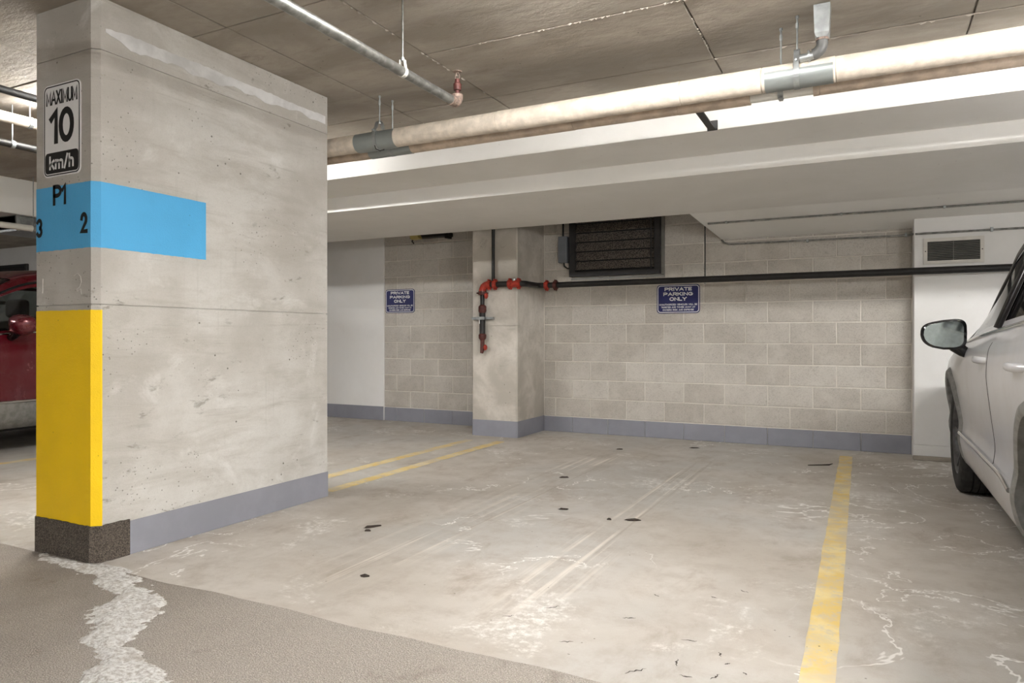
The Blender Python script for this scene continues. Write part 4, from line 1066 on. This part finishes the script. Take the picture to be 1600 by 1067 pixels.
        for k in range(n1):
            a = 2 * math.pi * k / n1; ca, sa = math.cos(a), math.sin(a)
            ex = .115 * math.copysign(abs(ca) ** .5, ca); ez = .086 * math.copysign(abs(sa) ** .5, sa)
            # outboard end lower and slimmer, bottom swept up outboard
            t_ = ex / .115
            ez *= 1 - .10 * max(0, t_); ez += -.012 * t_ * (1 if sa > 0 else 0) + (.028 * max(0, t_) ** 2 if sa < 0 else 0)
            out.append((ex, ez))
        for sc_, yy in ((.93, -.012), (1.0, -.004), (1.0, .03), (.9, .07), (.66, .105), (.3, .12)):
            rings.append([bm.verts.new((-s * ex * sc_, yy, ez * sc_)) for ex, ez in out])
        for A_, B_ in zip(rings, rings[1:]):
            for k in range(n1): bm.faces.new((A_[k], A_[(k + 1) % n1], B_[(k + 1) % n1], B_[k]))
        bm.faces.new(rings[-1]); bm.faces.new(rings[0][::-1])
        P('mirror_housing', fin(bm), M['blackgloss'] if pm == 'silver' else M[pm], mr)
        bm = bmesh.new(); A_ = [bm.verts.new((-s * ex * .86, -.0135, ez * .85)) for ex, ez in out]; B_ = [bm.verts.new((-s * ex * .86, -.011, ez * .85)) for ex, ez in out]
        bm.faces.new(A_); bm.faces.new(B_[::-1])
        for k in range(n1): bm.faces.new((A_[k], A_[(k + 1) % n1], B_[(k + 1) % n1], B_[k]))
        P('mirror_glass', fin(bm), M['mirrorglass'], mr, 0)
        bm = bmesh.new(); tube_bm(bm, [(s * .06, .045, -.06), (s * .1, .05, -.095), (s * .15, .05, -.12)], [.04, .033, .028], 12); P('mirror_arm', fin(bm), M['blackgloss'], mr)
        # lamps
        P('headlamp', grid(list(np.linspace(1.86, 2.24, 14)), [s * k for k in np.linspace(4.15, 5.6, 8)], .004), M['lampglass'])
        P('tail_lamp', grid(list(np.linspace(-2.31, -1.98, 12)), [s * k for k in np.linspace(4.1, 5.3, 8)], .006), M['redlens'])
        P('roof_rail', tube([S(l, s * 1.95, .03) for l in np.linspace(-1.4, .1, 20)], .014, 8), M['chrome'])
    P('windscreen', grid(list(np.linspace(.46, 1.16, 14)), list(np.linspace(-2.25, 2.25, 25)), -.003), M['glass'])
    P('rear_window', grid(list(np.linspace(-2.2, -1.84, 10)), list(np.linspace(-1.9, 1.9, 21)), -.003), M['glass'])
    P('grille', box((-.42, 2.30, .42), (.42, 2.345, .66), .02, 2), M['blackgloss'], None, 30)
    P('rear_bumper', box((-.66, -2.37, .24), (.66, -2.31, .46), .02, 2), M['plastic'], None, 30)
    P('plate_recess', box((-.3, -2.345, .6), (.3, -2.325, .76), .01), M['blackgloss'], None, 30)
    P('tailgate_trim', box((-.5, -2.35, .79), (.5, -2.32, .815), .006), M['chrome'], None, 30)
    P('underbody', box((-.7, -2.2, .17), (.7, 2.2, .3), .02), M['interior'], None, 0)
    # interior
    P('cabin_floor', box((-.8, -1.9, .3), (.8, 1.1, .42), .02), M['interior'], None, 0)
    P('dashboard', prism([(.62, .42), (1.2, .42), (1.2, .96), (.95, .985), (.62, .86)], -.78, .78, 0), M['interior'], None, 30)
    for sx in (-.38, .38):
        for ly_ in (.02, -.92):
            st_ = bpy.data.objects.new('seat', None); link(st_, car); st_.location = (sx, ly_, .42)
            P('cushion', box((-.25, -.22, 0), (.25, .32, .2), .05, 3), M['interior'], st_, 40)
            me2 = box((-.24, -.3, .12), (.24, -.14, .74), .05, 3); P('seat_back', me2, M['interior'], st_, 40)
            P('headrest', box((-.13, -.31, .77), (.13, -.2, .96), .04, 3), M['interior'], st_, 40)
    t_ = [(math.cos(a) * .18 - .38, .55 - math.sin(a) * .06, .95 + math.sin(a) * .17) for a in np.linspace(0, 2 * math.pi, 29)]
    P('steering_wheel', tube(t_, .014, 8), M['blackgloss'])
    return car
make_car('suv', 'silver crossover parked nose to the wall at the right edge', (1.42, 4.19, 0), 0, 'silver')
make_car('suv', 'dark red crossover parked behind the pillar at the left edge', (-7.72, 4.14, 0), R(180 + 4), 'redcar', 1.04, .05)

# ------------------------------------------------------------------ fluorescent battens, with the added low fill lamps
for i, (x, y, a, k, dp) in enumerate(BATTENS):
    t = thing('fluorescent_batten', 'white fluorescent batten of the garage ceiling or an added low fill lamp', 'lamp', (x, y, ZC - dp), R(a), 'ceiling battens')
    tm = NB('fluorescent_tube'); tm.b.inputs['Emission Color'].default_value = (1, .99, .975, 1); tm.b.inputs['Emission Strength'].default_value = LAMP_L * k
    for sx in (-.5, .5): obj('stem', tube([(sx, 0, -.02), (sx, 0, dp)], .006, 8), M['galv'], t)
    obj('housing', box((-.62, -.02, -.04), (.62, .02, -.015), .004), M['signwhite'], t)
    for s in (-.05, .05): autosmooth(obj('tube', tube([(-.58, s, -.05), (.58, s, -.05)], .013, 8), tm.m, t))
    for s in (-.6, .6): obj('end_cap', box((s - .02, -.07, -.07), (s + .02, .07, -.035), .004), M['signwhite'], t)
